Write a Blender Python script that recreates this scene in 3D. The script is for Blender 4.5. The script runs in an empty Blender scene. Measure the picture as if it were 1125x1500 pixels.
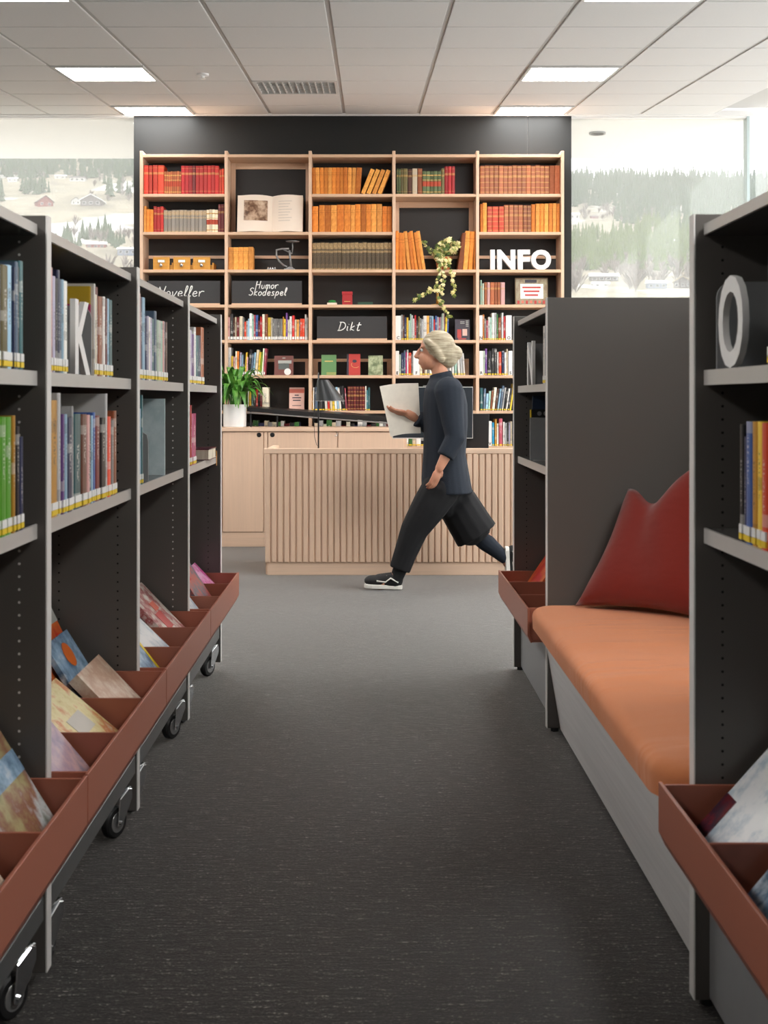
import bpy, bmesh, math, random
from mathutils import Vector, Matrix, noise as mnoise
R = random.Random(11)
PI = math.pi
SC = bpy.context.scene
COL = SC.collection

# ------------------------------------------------------------------ camera, world, sun, exposure
CAMZ = 1.17
cam_d = bpy.data.cameras.new('camera'); cam = bpy.data.objects.new('camera', cam_d); COL.objects.link(cam)
cam.location = (0, 0, CAMZ); cam.rotation_euler = (PI/2, 0, 0)
cam_d.sensor_fit = 'AUTO'; cam_d.sensor_width = 36.0; cam_d.lens = 1800*36.0/1500.0
cam_d.shift_x = 22.5/1500.0; cam_d.shift_y = -166.0/1500.0
cam_d.clip_start = 0.05; cam_d.clip_end = 4000
cam_d.dof.use_dof = True; cam_d.dof.focus_distance = 7.8; cam_d.dof.aperture_fstop = 10.0
SC.camera = cam
SC.view_settings.view_transform = 'Standard'; SC.view_settings.look = 'None'
SC.view_settings.gamma = 1.0; SC.view_settings.use_curve_mapping = False
SC.view_settings.exposure = 1.16
world = bpy.data.worlds.new('overcast_sky'); SC.world = world; world.use_nodes = True
bg = world.node_tree.nodes['Background']; bg.inputs[0].default_value = (1.0, 1.0, 1.0, 1); bg.inputs[1].default_value = 1.6
sun_d = bpy.data.lights.new('sun', 'SUN'); sun = bpy.data.objects.new('sun', sun_d); COL.objects.link(sun)
sun_d.energy = 0.25; sun_d.angle = 0.05; sun_d.color = (1, 0.95, 0.88)
sun.rotation_euler = (math.radians(50), 0, math.radians(-25))     # shines away from the camera onto the hillside
LAMP = 20.5                                                         # ceiling panel strength

HAZE = 0.00032

# ------------------------------------------------------------------ helpers
def lin(c):
    c = c/255.0
    return c/12.92 if c <= 0.04045 else ((c+0.055)/1.055)**2.4
def rgb(r, g, b): return (lin(r), lin(g), lin(b), 1.0)

class MB:
    def __init__(s): s.v = []; s.f = []
    def box(s, a, b):
        x0, y0, z0 = a; x1, y1, z1 = b; n = len(s.v)
        s.v += [(x0,y0,z0),(x1,y0,z0),(x1,y1,z0),(x0,y1,z0),(x0,y0,z1),(x1,y0,z1),(x1,y1,z1),(x0,y1,z1)]
        s.f += [tuple(n+i for i in q) for q in ((0,3,2,1),(4,5,6,7),(0,1,5,4),(1,2,6,5),(2,3,7,6),(3,0,4,7))]
        return s
    def hexa(s, p):          # 8 points, bottom ring then top ring
        n = len(s.v); s.v += [tuple(q) for q in p]
        s.f += [tuple(n+i for i in q) for q in ((0,3,2,1),(4,5,6,7),(0,1,5,4),(1,2,6,5),(2,3,7,6),(3,0,4,7))]
        return s
    def poly(s, pts):
        n = len(s.v); s.v += [tuple(q) for q in pts]; s.f.append(tuple(range(n, n+len(pts)))); return s
    def prism(s, pts, d):    # polygon pts extruded by vector d
        n = len(s.v); k = len(pts); d = Vector(d)
        s.v += [tuple(q) for q in pts] + [tuple(Vector(q)+d) for q in pts]
        s.f.append(tuple(range(n+k-1, n-1, -1))); s.f.append(tuple(range(n+k, n+2*k)))
        for i in range(k):
            j = (i+1) % k; s.f.append((n+i, n+j, n+k+j, n+k+i))
        return s
    def tube(s, path, rad, n=8, cap=True):
        P = [Vector(p) for p in path]; rad = rad if hasattr(rad, '__len__') else [rad]*len(P)
        b = len(s.v); up = None
        for i, p in enumerate(P):
            t = (P[min(i+1, len(P)-1)] - P[max(i-1, 0)]).normalized()
            if up is None: up = Vector((0,0,1)) if abs(t.z) < .9 else Vector((0,1,0))
            u = (up - t*up.dot(t)).normalized(); w = t.cross(u); up = u
            for k in range(n):
                a = 2*PI*k/n; s.v.append(tuple(p + (u*math.cos(a)+w*math.sin(a))*rad[i]))
        for i in range(len(P)-1):
            for k in range(n):
                q = b+i*n; s.f.append((q+k, q+(k+1)%n, q+n+(k+1)%n, q+n+k))
        if cap:
            s.f.append(tuple(b+k for k in range(n-1, -1, -1))); e = b+(len(P)-1)*n; s.f.append(tuple(e+k for k in range(n)))
        return s
    def lathe(s, prof, n=24, c=(0,0,0)):   # profile of (r, z)
        b = len(s.v); m = len(prof)
        for r, z in prof:
            for k in range(n):
                a = 2*PI*k/n; s.v.append((c[0]+r*math.cos(a), c[1]+r*math.sin(a), c[2]+z))
        for i in range(m-1):
            for k in range(n):
                q = b+i*n; s.f.append((q+k, q+(k+1)%n, q+n+(k+1)%n, q+n+k))
        s.f.append(tuple(b+k for k in range(n-1, -1, -1))); e = b+(m-1)*n; s.f.append(tuple(e+k for k in range(n)))
        return s
    def ball(s, c, r, nu=12, nv=8, M=None):
        r = r if hasattr(r, '__len__') else (r, r, r); b = len(s.v)
        for i in range(nv+1):
            th = PI*i/nv
            for k in range(nu):
                a = 2*PI*k/nu
                p = Vector((r[0]*math.sin(th)*math.cos(a), r[1]*math.sin(th)*math.sin(a), r[2]*math.cos(th)))
                if M: p = M @ p
                s.v.append(tuple(Vector(c)+p))
        for i in range(nv):
            for k in range(nu):
                q = b+i*nu; s.f.append((q+k, q+nu+k, q+nu+(k+1)%nu, q+(k+1)%nu))
        return s
    def move(s, M):
        s.v = [tuple(M @ Vector(p)) for p in s.v]; return s
    def mesh(s, name, mat, smooth=False, bevel=0, seg=1):
        me = bpy.data.meshes.new(name); me.from_pydata(s.v, [], s.f)
        if bevel:
            bm = bmesh.new(); bm.from_mesh(me)
            es = [e for e in bm.edges if len(e.link_faces) == 2 and e.calc_face_angle(0) > 0.5]
            bmesh.ops.bevel(bm, geom=es, offset=bevel, segments=seg, affect='EDGES', profile=0.5, clamp_overlap=True)
            bm.to_mesh(me); bm.free()
        if smooth: me.polygons.foreach_set('use_smooth', [True]*len(me.polygons))
        if mat: me.materials.append(mat)
        return me

def smooth_by_angle(me, ang=40):
    me.polygons.foreach_set('use_smooth', [True]*len(me.polygons))
    bm = bmesh.new(); bm.from_mesh(me)
    for e in bm.edges: e.smooth = e.calc_face_angle(0) < math.radians(ang) if len(e.link_faces) == 2 else False
    bm.to_mesh(me); bm.free()

def link(name, data): o = bpy.data.objects.new(name, data); COL.objects.link(o); return o
def tag(o, label=None, cat=None, group=None, kind=None):
    if label: o['label'] = label
    if cat: o['category'] = cat
    if group: o['group'] = group
    if kind: o['kind'] = kind
    return o
def thing(name, label, cat, loc=(0,0,0), rot=None, group=None, kind=None):
    o = link(name, None); o.empty_display_size = 0.05; o.location = loc
    if rot: o.rotation_euler = rot
    return tag(o, label, cat, group, kind)
def put(name, me, parent=None, local=False):
    o = link(name, me)
    if parent:
        o.parent = parent
        if not local and parent.type == 'EMPTY': o.matrix_parent_inverse = Matrix.Translation(-Vector(parent.location))
    return o
def part(name, mb, mat, parent=None, smooth=False, bevel=0, seg=1, local=False, kind=None, angle=None):
    me = mb.mesh(name, mat, smooth, bevel, seg)
    if angle: smooth_by_angle(me, angle)
    o = put(name, me, parent, local)
    if kind: o['kind'] = kind
    return o
def single(name, mb, mat, label, cat, group=None, kind=None, **kw):
    return tag(part(name, mb, mat, None, **kw), label, cat, group, kind)
ORD = 'zeroth first second third fourth fifth sixth seventh eighth ninth tenth eleventh twelfth thirteenth fourteenth fifteenth sixteenth seventeenth eighteenth nineteenth twentieth'.split()
def nth(i):
    if i <= 20: return ORD[i]
    if i < 30: return 'twenty-' + ORD[i-20]
    if i == 30: return 'thirtieth'
    if i < 40: return 'thirty-' + ORD[i-30]
    return 'fortieth' if i == 40 else 'forty-' + ORD[i-40]

# ------------------------------------------------------------------ materials
class NT:
    def __init__(s, name):
        s.m = bpy.data.materials.new(name); s.m.use_nodes = True; s.t = s.m.node_tree
        s.b = s.t.nodes['Principled BSDF']; s.out = s.t.nodes['Material Output']; s.tc = None
    def n(s, typ, **kw):
        x = s.t.nodes.new(typ)
        for k, v in kw.items():
            if k.startswith('i_'):
                key = k[2:]; x.inputs[int(key) if key.isdigit() else key.replace('_', ' ')].default_value = v
            else: setattr(x, k, v)
        return x
    def l(s, a, b): s.t.links.new(a, b); return s
    def co(s, kind='Object', scale=(1,1,1)):
        if s.tc is None: s.tc = s.n('ShaderNodeTexCoord')
        mp = s.n('ShaderNodeMapping'); mp.inputs['Scale'].default_value = scale
        s.l(s.tc.outputs[kind], mp.inputs[0]); return mp.outputs[0]
    def noise(s, vec, scale=5, detail=4, rough=.55):
        x = s.n('ShaderNodeTexNoise'); x.inputs['Scale'].default_value = scale; x.inputs['Detail'].default_value = detail; x.inputs['Roughness'].default_value = rough
        s.l(vec, x.inputs['Vector']); return x.outputs['Fac']
    def ramp(s, fac, stops, mode='LINEAR'):
        x = s.n('ShaderNodeValToRGB'); cr = x.color_ramp; cr.interpolation = mode
        cr.elements.remove(cr.elements[1])
        for i, (p, c) in enumerate(stops):
            e = cr.elements[0] if i == 0 else cr.elements.new(p)
            e.position = p; e.color = c if hasattr(c, '__len__') else (c, c, c, 1)
        s.l(fac, x.inputs[0]); return x.outputs[0]
    def mix(s, fac, a, b, mode='MIX'):
        x = s.n('ShaderNodeMix', data_type='RGBA', blend_type=mode)
        for v, i in ((fac, 0), (a, 6), (b, 7)):
            if hasattr(v, 'is_output'): s.l(v, x.inputs[i])
            else: x.inputs[i].default_value = v
        return x.outputs[2]
    def math(s, op, a, b=0.0, c=None):
        x = s.n('ShaderNodeMath', operation=op)
        for v, i in ((a, 0), (b, 1), (c, 2)):
            if v is None: continue
            if hasattr(v, 'is_output'): s.l(v, x.inputs[i])
            else: x.inputs[i].default_value = v
        return x.outputs[0]
    def bump(s, h, strength=.2, dist=.002):
        x = s.n('ShaderNodeBump'); x.inputs['Strength'].default_value = strength; x.inputs['Distance'].default_value = dist
        s.l(h, x.inputs['Height']); s.l(x.outputs[0], s.b.inputs['Normal'])
    def base(s, v):
        if hasattr(v, 'is_output'): s.l(v, s.b.inputs['Base Color'])
        else: s.b.inputs['Base Color'].default_value = v
        return s
    def set(s, rough=.5, metal=0, spec=.5, **kw):
        s.b.inputs['Roughness'].default_value = rough; s.b.inputs['Metallic'].default_value = metal; s.b.inputs['Specular IOR Level'].default_value = spec
        for k, v in kw.items(): s.b.inputs[k.replace('_', ' ')].default_value = v
        return s

def flat(name, c, rough=.5, metal=0, spec=.5, var=.06, scale=30, bump=0, **kw):
    """one colour with a little uneven wear"""
    t = NT(name); t.set(rough, metal, spec, **kw)
    f = t.noise(t.co(), scale, 5)
    a = tuple(min(1, v*(1-var)) for v in c[:3])+(1,); b = tuple(min(1, v*(1+var)) for v in c[:3])+(1,)
    t.base(t.mix(f, a, b))
    if bump: t.bump(f, bump, .002)
    return t.m
def wood(name, c, grain='Z', dark=.86, rough=.5):
    t = NT(name); t.set(rough, 0, .35)
    sc = {'Z': (60, 60, 2.2), 'X': (2.2, 60, 60), 'Y': (60, 2.2, 60)}[grain]
    f = t.noise(t.co('Object', sc), 1.0, 6, .6)
    g = t.noise(t.co('Object', tuple(v*.12 for v in sc)), 1.0, 2)
    f2 = t.math('ADD', t.math('MULTIPLY', f, .6), t.math('MULTIPLY', g, .4))
    a = tuple(v*dark for v in c[:3])+(1,); b = tuple(min(1, v*1.08) for v in c[:3])+(1,)
    t.base(t.ramp(f2, [(.35, a), (.65, b)])); t.bump(f, .04, .001); return t.m
def emit(name, c, strength):
    t = NT(name); e = t.n('ShaderNodeEmission'); e.inputs[0].default_value = c; e.inputs[1].default_value = strength
    t.l(e.outputs[0], t.out.inputs[0]); return t.m

M = {}
M['tile'] = flat('ceiling_tile', rgb(222,220,218), .85, spec=.2, var=.03, scale=90, bump=.1)
M['grid'] = flat('ceiling_grid', rgb(192,190,188), .55, var=.02)
M['lamp'] = emit('ceiling_lamp', (1, .98, .955, 1), LAMP); M['lampdim'] = emit('dimmed_ceiling_lamp', (1, .98, .955, 1), 11.0)
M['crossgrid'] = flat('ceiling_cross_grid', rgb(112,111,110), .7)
M['lampframe'] = flat('lamp_frame', rgb(210,208,205), .5)
M['blackwall'] = flat('black_wall_panel', rgb(40,41,41), .7, spec=.25, var=.05, scale=3)
M['whitewall'] = flat('white_wall', rgb(214,211,206), .8)
M['panel'] = flat('dark_grey_metal', rgb(92,88,84), .42, spec=.5, var=.04, scale=4)
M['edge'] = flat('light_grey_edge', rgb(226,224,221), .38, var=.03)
M['shelf'] = flat('silver_grey_shelf', rgb(196,193,189), .3, metal=.15, var=.04, scale=14)
M['rail'] = flat('steel_rail', rgb(120,122,122), .35, metal=.7)
M['tray'] = flat('terracotta_metal', rgb(170,103,82), .38, spec=.45, var=.04, scale=6)
M['chrome'] = flat('chrome', rgb(205,207,210), .15, metal=1, var=.02)
M['rubber'] = flat('black_rubber', rgb(26,26,27), .55)
M['hole'] = flat('peg_hole_dark', rgb(12,12,12), .9)
M['wood'] = wood('ash_wood_upright_grain', rgb(226,194,168), 'Z', .965)
M['woodx'] = wood('ash_wood_lying_grain', rgb(228,196,170), 'X', .93)
M['casewood'] = wood('bookcase_wood', rgb(214,178,148), 'X', .92)
M['casewoodz'] = wood('bookcase_wood_upright', rgb(220,186,158), 'Z', .92)
M['black'] = flat('black_lacquer', rgb(24,24,25), .4)
M['blackback'] = flat('black_back_board', rgb(38,34,32), .6)
M['sign'] = flat('blackboard', rgb(50,49,50), .6, var=.08, scale=9)
M['chalk'] = flat('white_chalk', rgb(235,235,232), .9)
M['white'] = flat('white_paint', rgb(238,236,234), .45, var=.015)
M['pages'] = None
M['pot'] = flat('white_glazed_pot', rgb(236,235,233), .3, var=.02)
M['terracotta'] = flat('terracotta_pot', rgb(190,105,55), .8, bump=.1)
M['brass'] = flat('brass', rgb(190,150,80), .3, metal=1)
M['greymetal'] = flat('grey_metal', rgb(150,150,150), .4, metal=.6)
M['greyplate'] = flat('grey_lacquered_plate', rgb(140,141,142), .45)
M['stone'] = flat('dark_screen', rgb(28,32,36), .3)
t = NT('page_edges'); t.set(.8, 0, .2)
f = t.noise(t.co('Object', (400, 30, 10)), 1, 2); t.base(t.ramp(f, [(.3, rgb(205,192,168)), (.7, rgb(238,230,212))])); M['pages'] = t.m

# carpet: fine weft ribs across the aisle with pale flecks
t = NT('ribbed_carpet'); t.set(.62, 0, .45)
rib = t.noise(t.co('Object', (16, 125, 1)), 1, 3, .6); fle = t.noise(t.co('Object', (130, 210, 1)), 1, 2, .7); big = t.noise(t.co('Object', (.8, 3.5, 1)), 1, 3)
h = t.math('ADD', t.math('MULTIPLY', rib, .5), t.math('MULTIPLY', fle, .5))
c1 = t.ramp(h, [(.38, rgb(10,10,10)), (.5, rgb(22,21,21)), (.59, rgb(66,64,62)), (.66, rgb(205,200,192))])
t.base(t.mix(t.math('MULTIPLY', big, .35), c1, rgb(16,15,15)))
t.bump(h, .6, .004); t.b.inputs['Sheen Weight'].default_value = .75; t.b.inputs['Sheen Roughness'].default_value = .3; t.b.inputs['Sheen Tint'].default_value = (1, .97, .94, 1)
M['carpet'] = t.m
# window glass: mostly clear, a white translucent share stands in for the bright veil of haze
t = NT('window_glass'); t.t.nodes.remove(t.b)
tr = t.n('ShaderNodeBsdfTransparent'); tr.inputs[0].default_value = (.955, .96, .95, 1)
veil = t.n('ShaderNodeBsdfTranslucent'); veil.inputs[0].default_value = (.95, .95, .95, 1)
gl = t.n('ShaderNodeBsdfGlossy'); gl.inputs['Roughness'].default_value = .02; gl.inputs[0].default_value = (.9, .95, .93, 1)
m1 = t.n('ShaderNodeMixShader'); m1.inputs[0].default_value = .1; t.l(tr.outputs[0], m1.inputs[1]); t.l(veil.outputs[0], m1.inputs[2])
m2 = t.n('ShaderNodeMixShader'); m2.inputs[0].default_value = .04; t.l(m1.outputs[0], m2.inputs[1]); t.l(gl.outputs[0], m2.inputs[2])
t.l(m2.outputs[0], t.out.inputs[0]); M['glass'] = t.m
M['glassedge'] = flat('tinted_glass_post', rgb(178,192,192), .25)

def book_mat(name, style):
    t = NT(name); oi = t.n('ShaderNodeObjectInfo'); base = oi.outputs['Color']
    mot = t.noise(t.co('Object', (45, 45, 22)), 1, 5, .65)
    g = t.n('ShaderNodeSeparateXYZ'); t.l(t.co('Generated'), g.inputs[0]); gx, gy, z = g.outputs
    gold = rgb(205,160,92)
    def band(stops): return t.ramp(z, [(p, float(v)) for p, v in stops], 'CONSTANT')
    if style == 'leather':
        c = t.mix(t.ramp(mot, [(.38, 0.0), (.62, 1.0)]), base, t.mix(1.0, base, (.76,.62,.5,1), 'MULTIPLY'))
        c = t.mix(t.ramp(mot, [(.62, 0.0), (.75, .5)]), c, rgb(240,205,150))
        t.base(t.mix(band([(0,0),(.72,.35),(.735,0),(.8,.35),(.815,0)]), c, rgb(120,60,25))); t.set(.6, 0, .3)
    elif style == 'title':
        c = t.mix(t.math('MULTIPLY', mot, .5), base, t.mix(1.0, base, (.55,.5,.5,1), 'MULTIPLY'))
        fine = t.noise(t.co('Object', (260, 10, 260)), 1, 1)
        k = t.math('MULTIPLY', band([(0,0),(.1,.8),(.115,0),(.68,.8),(.76,0),(.9,.7),(.915,0)]), t.ramp(fine, [(.4, .25), (.6, 1.0)]))
        t.base(t.mix(k, c, gold)); t.set(.5, 0, .4)
    elif style == 'ribbed':
        c = t.mix(t.math('MULTIPLY', mot, .6), base, t.mix(1.0, base, (.5,.45,.4,1), 'MULTIPLY'))
        fine = t.noise(t.co('Object', (300, 10, 200)), 1, 1)
        k = t.math('MULTIPLY', band([(0,0),(.06,1),(.09,0),(.22,1),(.25,0),(.40,1),(.43,0),(.58,1),(.66,0),(.76,1),(.79,0),(.92,1),(.95,0)]), t.ramp(fine, [(.35, .1), (.6, .9)]))
        t.base(t.mix(k, c, gold)); t.set(.45, 0, .4)
    elif style == 'ornate':
        sp = t.n('ShaderNodeTexVoronoi'); sp.inputs['Scale'].default_value = 1; t.l(t.co('Object', (240, 10, 150)), sp.inputs[0])
        s2 = t.ramp(sp.outputs['Distance'], [(.25, 1.0), (.45, 0.0)])
        k = t.math('MULTIPLY', band([(0,.9),(.06,.3),(.2,.22),(.62,.9),(.68,.35),(.76,.95),(.97,.2)]), t.math('ADD', t.math('MULTIPLY', s2, .6), .4))
        t.base(t.mix(k, base, rgb(222,184,128))); t.set(.5, 0, .4)
    elif style == 'label':
        k = band([(0,0),(.08,1),(.12,0),(.34,2),(.56,0),(.60,1),(.63,0),(.8,1),(.85,0)])
        isred = t.math('GREATER_THAN', k, 1.5)
        c = t.mix(t.math('MINIMUM', k, 1.0), base, gold)
        t.base(t.mix(isred, c, rgb(182,72,48))); t.set(.55, 0, .35)
    else:   # modern printed spine: solid ground, a title block and flecks of print down the middle
        lum = t.n('ShaderNodeRGBToBW'); t.l(base, lum.inputs[0])
        ink = t.mix(t.math('GREATER_THAN', lum.outputs[0], .3), rgb(240,238,232), rgb(40,36,36))
        rnd = oi.outputs['Random']
        mid = t.math('LESS_THAN', t.math('ABSOLUTE', t.math('SUBTRACT', gx, .5)), .14)
        up = t.math('LESS_THAN', t.math('ABSOLUTE', t.math('SUBTRACT', z, t.math('ADD', .45, t.math('MULTIPLY', rnd, .25)))), .2)
        fl = t.math('GREATER_THAN', t.noise(t.co('Object', (60, 5, 190)), 1, 1), .52)
        k = t.math('MULTIPLY', t.math('MULTIPLY', mid, up), fl)
        blk = t.math('LESS_THAN', t.math('ABSOLUTE', t.math('SUBTRACT', z, rnd)), .05)
        c = t.mix(t.math('MULTIPLY', blk, .3), base, ink)
        t.base(t.mix(t.math('MULTIPLY', k, .6), c, ink)); t.set(.32, 0, .5)
    return t.m
BM = {k: book_mat('book_'+k, k) for k in ('leather', 'title', 'ribbed', 'ornate', 'label', 'print')}
def cover_art(name, cols, scale=6, vor=False):
    t = NT(name); t.set(.28, 0, .5)
    if vor:
        x = t.n('ShaderNodeTexVoronoi', feature='SMOOTH_F1'); x.inputs['Scale'].default_value = scale; t.l(t.co('Object'), x.inputs[0]); f = x.outputs['Distance']
        f = t.math('ADD', t.math('MULTIPLY', f, .8), t.math('MULTIPLY', t.noise(t.co('Object'), scale*2.3, 5), .35))
    else: f = t.noise(t.co('Object'), scale, 6, .62)
    n = len(cols); t.base(t.ramp(f, [(.28+.44*i/max(1, n-1), c) for i, c in enumerate(cols)])); return t.m
ART = {
 'blush': cover_art('art_blush', [rgb(225,205,185), rgb(198,160,135), rgb(232,218,200), rgb(170,120,100)], 9),
 'straw': cover_art('art_straw', [rgb(150,70,30), rgb(214,196,130), rgb(226,214,160), rgb(205,120,60), rgb(225,215,190)], 14),
 'lilac': cover_art('art_lilac', [rgb(90,90,120), rgb(160,135,160), rgb(205,170,170), rgb(120,120,150)], 9),
 'scarlet': cover_art('art_scarlet', [rgb(190,30,35), rgb(196,36,38), rgb(225,120,50), rgb(200,40,40)], 12),
 'sky': cover_art('art_sky', [rgb(235,238,240), rgb(150,180,205), rgb(80,110,140), rgb(225,232,235)], 12),
 'snow': cover_art('art_snow', [rgb(242,243,244), rgb(236,238,240), rgb(170,190,205), rgb(245,245,246)], 10),
 'rose': cover_art('art_rose', [rgb(238,232,224), rgb(232,222,212), rgb(170,60,62), rgb(236,228,220)], 22),
 'slate': cover_art('art_slate', [rgb(70,75,90), rgb(100,110,125), rgb(190,80,65), rgb(80,86,100)], 20),
 'magenta': cover_art('art_magenta', [rgb(180,40,120), rgb(205,80,150), rgb(235,190,215), rgb(170,30,110)], 22),
 'moss': cover_art('art_moss', [rgb(120,120,80), rgb(175,165,120), rgb(140,90,70), rgb(200,205,205), rgb(90,95,60)], 9),
 'aqua': cover_art('art_aqua', [rgb(226,238,240), rgb(214,230,234), rgb(190,212,216), rgb(228,240,242)], 7),
 'hills': cover_art('art_hills', [rgb(70,84,66), rgb(120,135,100), rgb(190,198,160), rgb(100,115,90)], 16),
 'wine': cover_art('art_wine', [rgb(30,22,30), rgb(110,25,32), rgb(40,40,60), rgb(150,40,45)], 12),
}
NAMES = {  # colour word -> sRGB
 'scarlet': (206,58,40), 'crimson': (178,38,42), 'maroon': (110,38,40), 'red': (196,44,40), 'vermilion': (222,74,44), 'orange': (226,132,58), 'tan': (230,144,62), 'amber': (243,168,84),
 'honey': (212,126,52), 'brown': (150,84,52), 'chestnut': (172,98,62), 'umber': (98,62,48), 'cream': (232,216,188), 'white': (236,232,226), 'ivory': (240,230,208), 'grey': (130,128,126),
 'charcoal': (58,56,56), 'black': (32,30,32), 'silver': (186,186,186), 'olive': (112,102,62), 'moss': (96,110,74), 'green': (70,124,66), 'mint': (176,214,196), 'teal': (54,104,110),
 'turquoise': (86,160,170), 'cyan': (38,160,206), 'navy': (40,48,84), 'blue': (66,96,160), 'sky-blue': (160,198,222), 'slate-blue': (96,116,140), 'purple': (112,72,140), 'lavender': (196,190,214),
 'magenta': (200,46,120), 'pink': (226,176,172), 'rose': (184,84,100), 'yellow': (238,196,66), 'ochre': (196,142,50), 'lime': (150,180,60), 'leaf-green': (84,150,44), 'beige': (206,190,164), 'pale-green': (190,208,190),
}
def colr(name, j=.12):
    c = NAMES[name]; k = 1+R.uniform(-j, j)
    return (lin(min(255, c[0]*k)), lin(min(255, c[1]*k)), lin(min(255, c[2]*k)), 1)
M['sticker_y'] = flat('yellow_sticker', rgb(240,206,40), .5); M['sticker_w'] = flat('white_sticker', rgb(240,240,238), .5)
# ------------------------------------------------------------------ the setting
YB = 10.40                                         # window wall
def zc(y): return 2.54 + 0.0994*y                  # the ceiling climbs towards the windows
XL, XR_, YF = -4.6, 3.25, -2.6
def struct(name, mb, mat, label, cat, **kw):
    return tag(part(name, mb, mat, None, **kw), label, cat, None, 'structure')
mb = MB(); mb.box((XL-.2, YF-.2, -.12), (XR_+.2, YB+.25, 0)); struct('floor', mb, M['carpet'], 'dark grey ribbed carpet floor running up to the slatted desk', 'floor')
ceil_e = thing('ceiling', 'white suspended tile ceiling rising towards the windows', 'ceiling', (0, YB, zc(YB)), kind='structure')
mb = MB(); ya, yb = YF-.2, YB+.02
mb.hexa([(XL-.2,ya,zc(ya)+.06),(XR_+.2,ya,zc(ya)+.06),(XR_+.2,yb,zc(yb)+.06),(XL-.2,yb,zc(yb)+.06),(XL-.2,ya,zc(ya)+.2),(XR_+.2,ya,zc(ya)+.2),(XR_+.2,yb,zc(yb)+.2),(XL-.2,yb,zc(yb)+.2)])
part('ceiling_deck', mb, M['grid'], ceil_e)
W = .624; LY = .6208
xs = [.416+W*k for k in range(-8, 5)]
rows = [YB-.55-LY*k for k in range(0, 9)]
edges = [YB] + rows                                # cell r spans edges[r+1]..edges[r]
LIGHTS = {(c, r) for c in (-4, 1) for r in (0, 3, 7)}   # cells counted from x = .416
def slab(x0, x1, y0, y1, d0, d1):
    m = MB(); m.hexa([(x0,y0,zc(y0)+d0),(x1,y0,zc(y0)+d0),(x1,y1,zc(y1)+d0),(x0,y1,zc(y1)+d0),(x0,y0,zc(y0)+d1),(x1,y0,zc(y0)+d1),(x1,y1,zc(y1)+d1),(x0,y1,zc(y1)+d1)]); return m
VENT = (-2, 2)
for i, x in enumerate(xs[:-1]):
    c = i-8
    for r in range(len(edges)-1):
        y0, y1 = edges[r+1], edges[r]
        if (c, r) in LIGHTS or (c, r) == VENT: continue
        part('ceiling_tile', slab(x+.0135, x+W-.0135, y0+.008, y1-.008, 0, .02), M['tile'], ceil_e, bevel=.002)
for x in xs:
    part('grid_runner', slab(x-.0125, x+.0125, rows[-1], YB, .008, .03), M['grid'], ceil_e)
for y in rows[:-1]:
    part('cross_runner', slab(xs[0], xs[-1], y-.012, y+.012, .016, .03), M['crossgrid'], ceil_e)  # darker colour stands in for the shade at the tile steps
part('ceiling_field', slab(XL, XR_, YF, rows[-1], 0, .02), M['tile'], ceil_e)
part('ceiling_field', slab(XL, xs[0]-.011, rows[-1], YB, 0, .02), M['tile'], ceil_e)
part('edge_trim', slab(XL, XR_, YB-.03, YB, -.012, .02), M['white'], ceil_e)
lab = {(-4,0): 'lit square ceiling panel on the barn window side, touching the window wall', (-4,3): 'lit square ceiling panel on the barn window side, middle one of three',
       (-4,7): 'lit square ceiling panel on the barn window side, cut by the top of frame', (1,0): 'lit square ceiling panel on the forest window side, touching the black wall',
       (1,3): 'lit square ceiling panel on the forest window side, middle one of three', (1,7): 'lit square ceiling panel on the forest window side, cut by the top of frame'}
for (c, r) in sorted(LIGHTS):
    x = .416+W*c; y0, y1 = edges[r+1], edges[r]; ym = (y0+y1)/2
    t_ = thing('ceiling_light', lab[(c, r)], 'ceiling light', (x+W/2, ym, zc(ym)), group='lit ceiling panels')
    mb = slab(x+.012, x+W-.012, y0+.004, y0+.022, -.012, .02)
    for q in (slab(x+.012, x+W-.012, y1-.022, y1-.004, -.004, .02), slab(x+.012, x+.03, y0+.022, y1-.022, -.006, .02), slab(x+W-.03, x+W-.012, y0+.022, y1-.022, -.006, .02)):
        n = len(mb.v); mb.v += q.v; mb.f += [tuple(n+i for i in f) for f in q.f]
    part('frame', mb, M['lampframe'], t_)
    part('diffuser', slab(x+.03, x+W-.03, y0+.022, y1-.022, .004, .012), M['lampdim' if r == 0 else 'lamp'], t_)
# unseen panels added to light the near room, hung just under the tiles
for n_, (xc_, y0, wd) in enumerate(((-2.08, 1.3, 'wheeled shelving'), (1.04, 1.3, 'bench'))):
    y1 = y0+LY; ym = (y0+y1)/2
    t_ = thing('ceiling_light', f'added unseen ceiling light panel over the {wd}', 'ceiling light', (xc_+W/2, ym, zc(ym)), group='lit ceiling panels')
    part('frame', slab(xc_, xc_+W, y0, y1, -.02, -.002), M['lampframe'], t_); part('diffuser', slab(xc_+.02, xc_+W-.02, y0+.02, y1-.02, -.026, -.0205), M['lamp'], t_)
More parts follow.
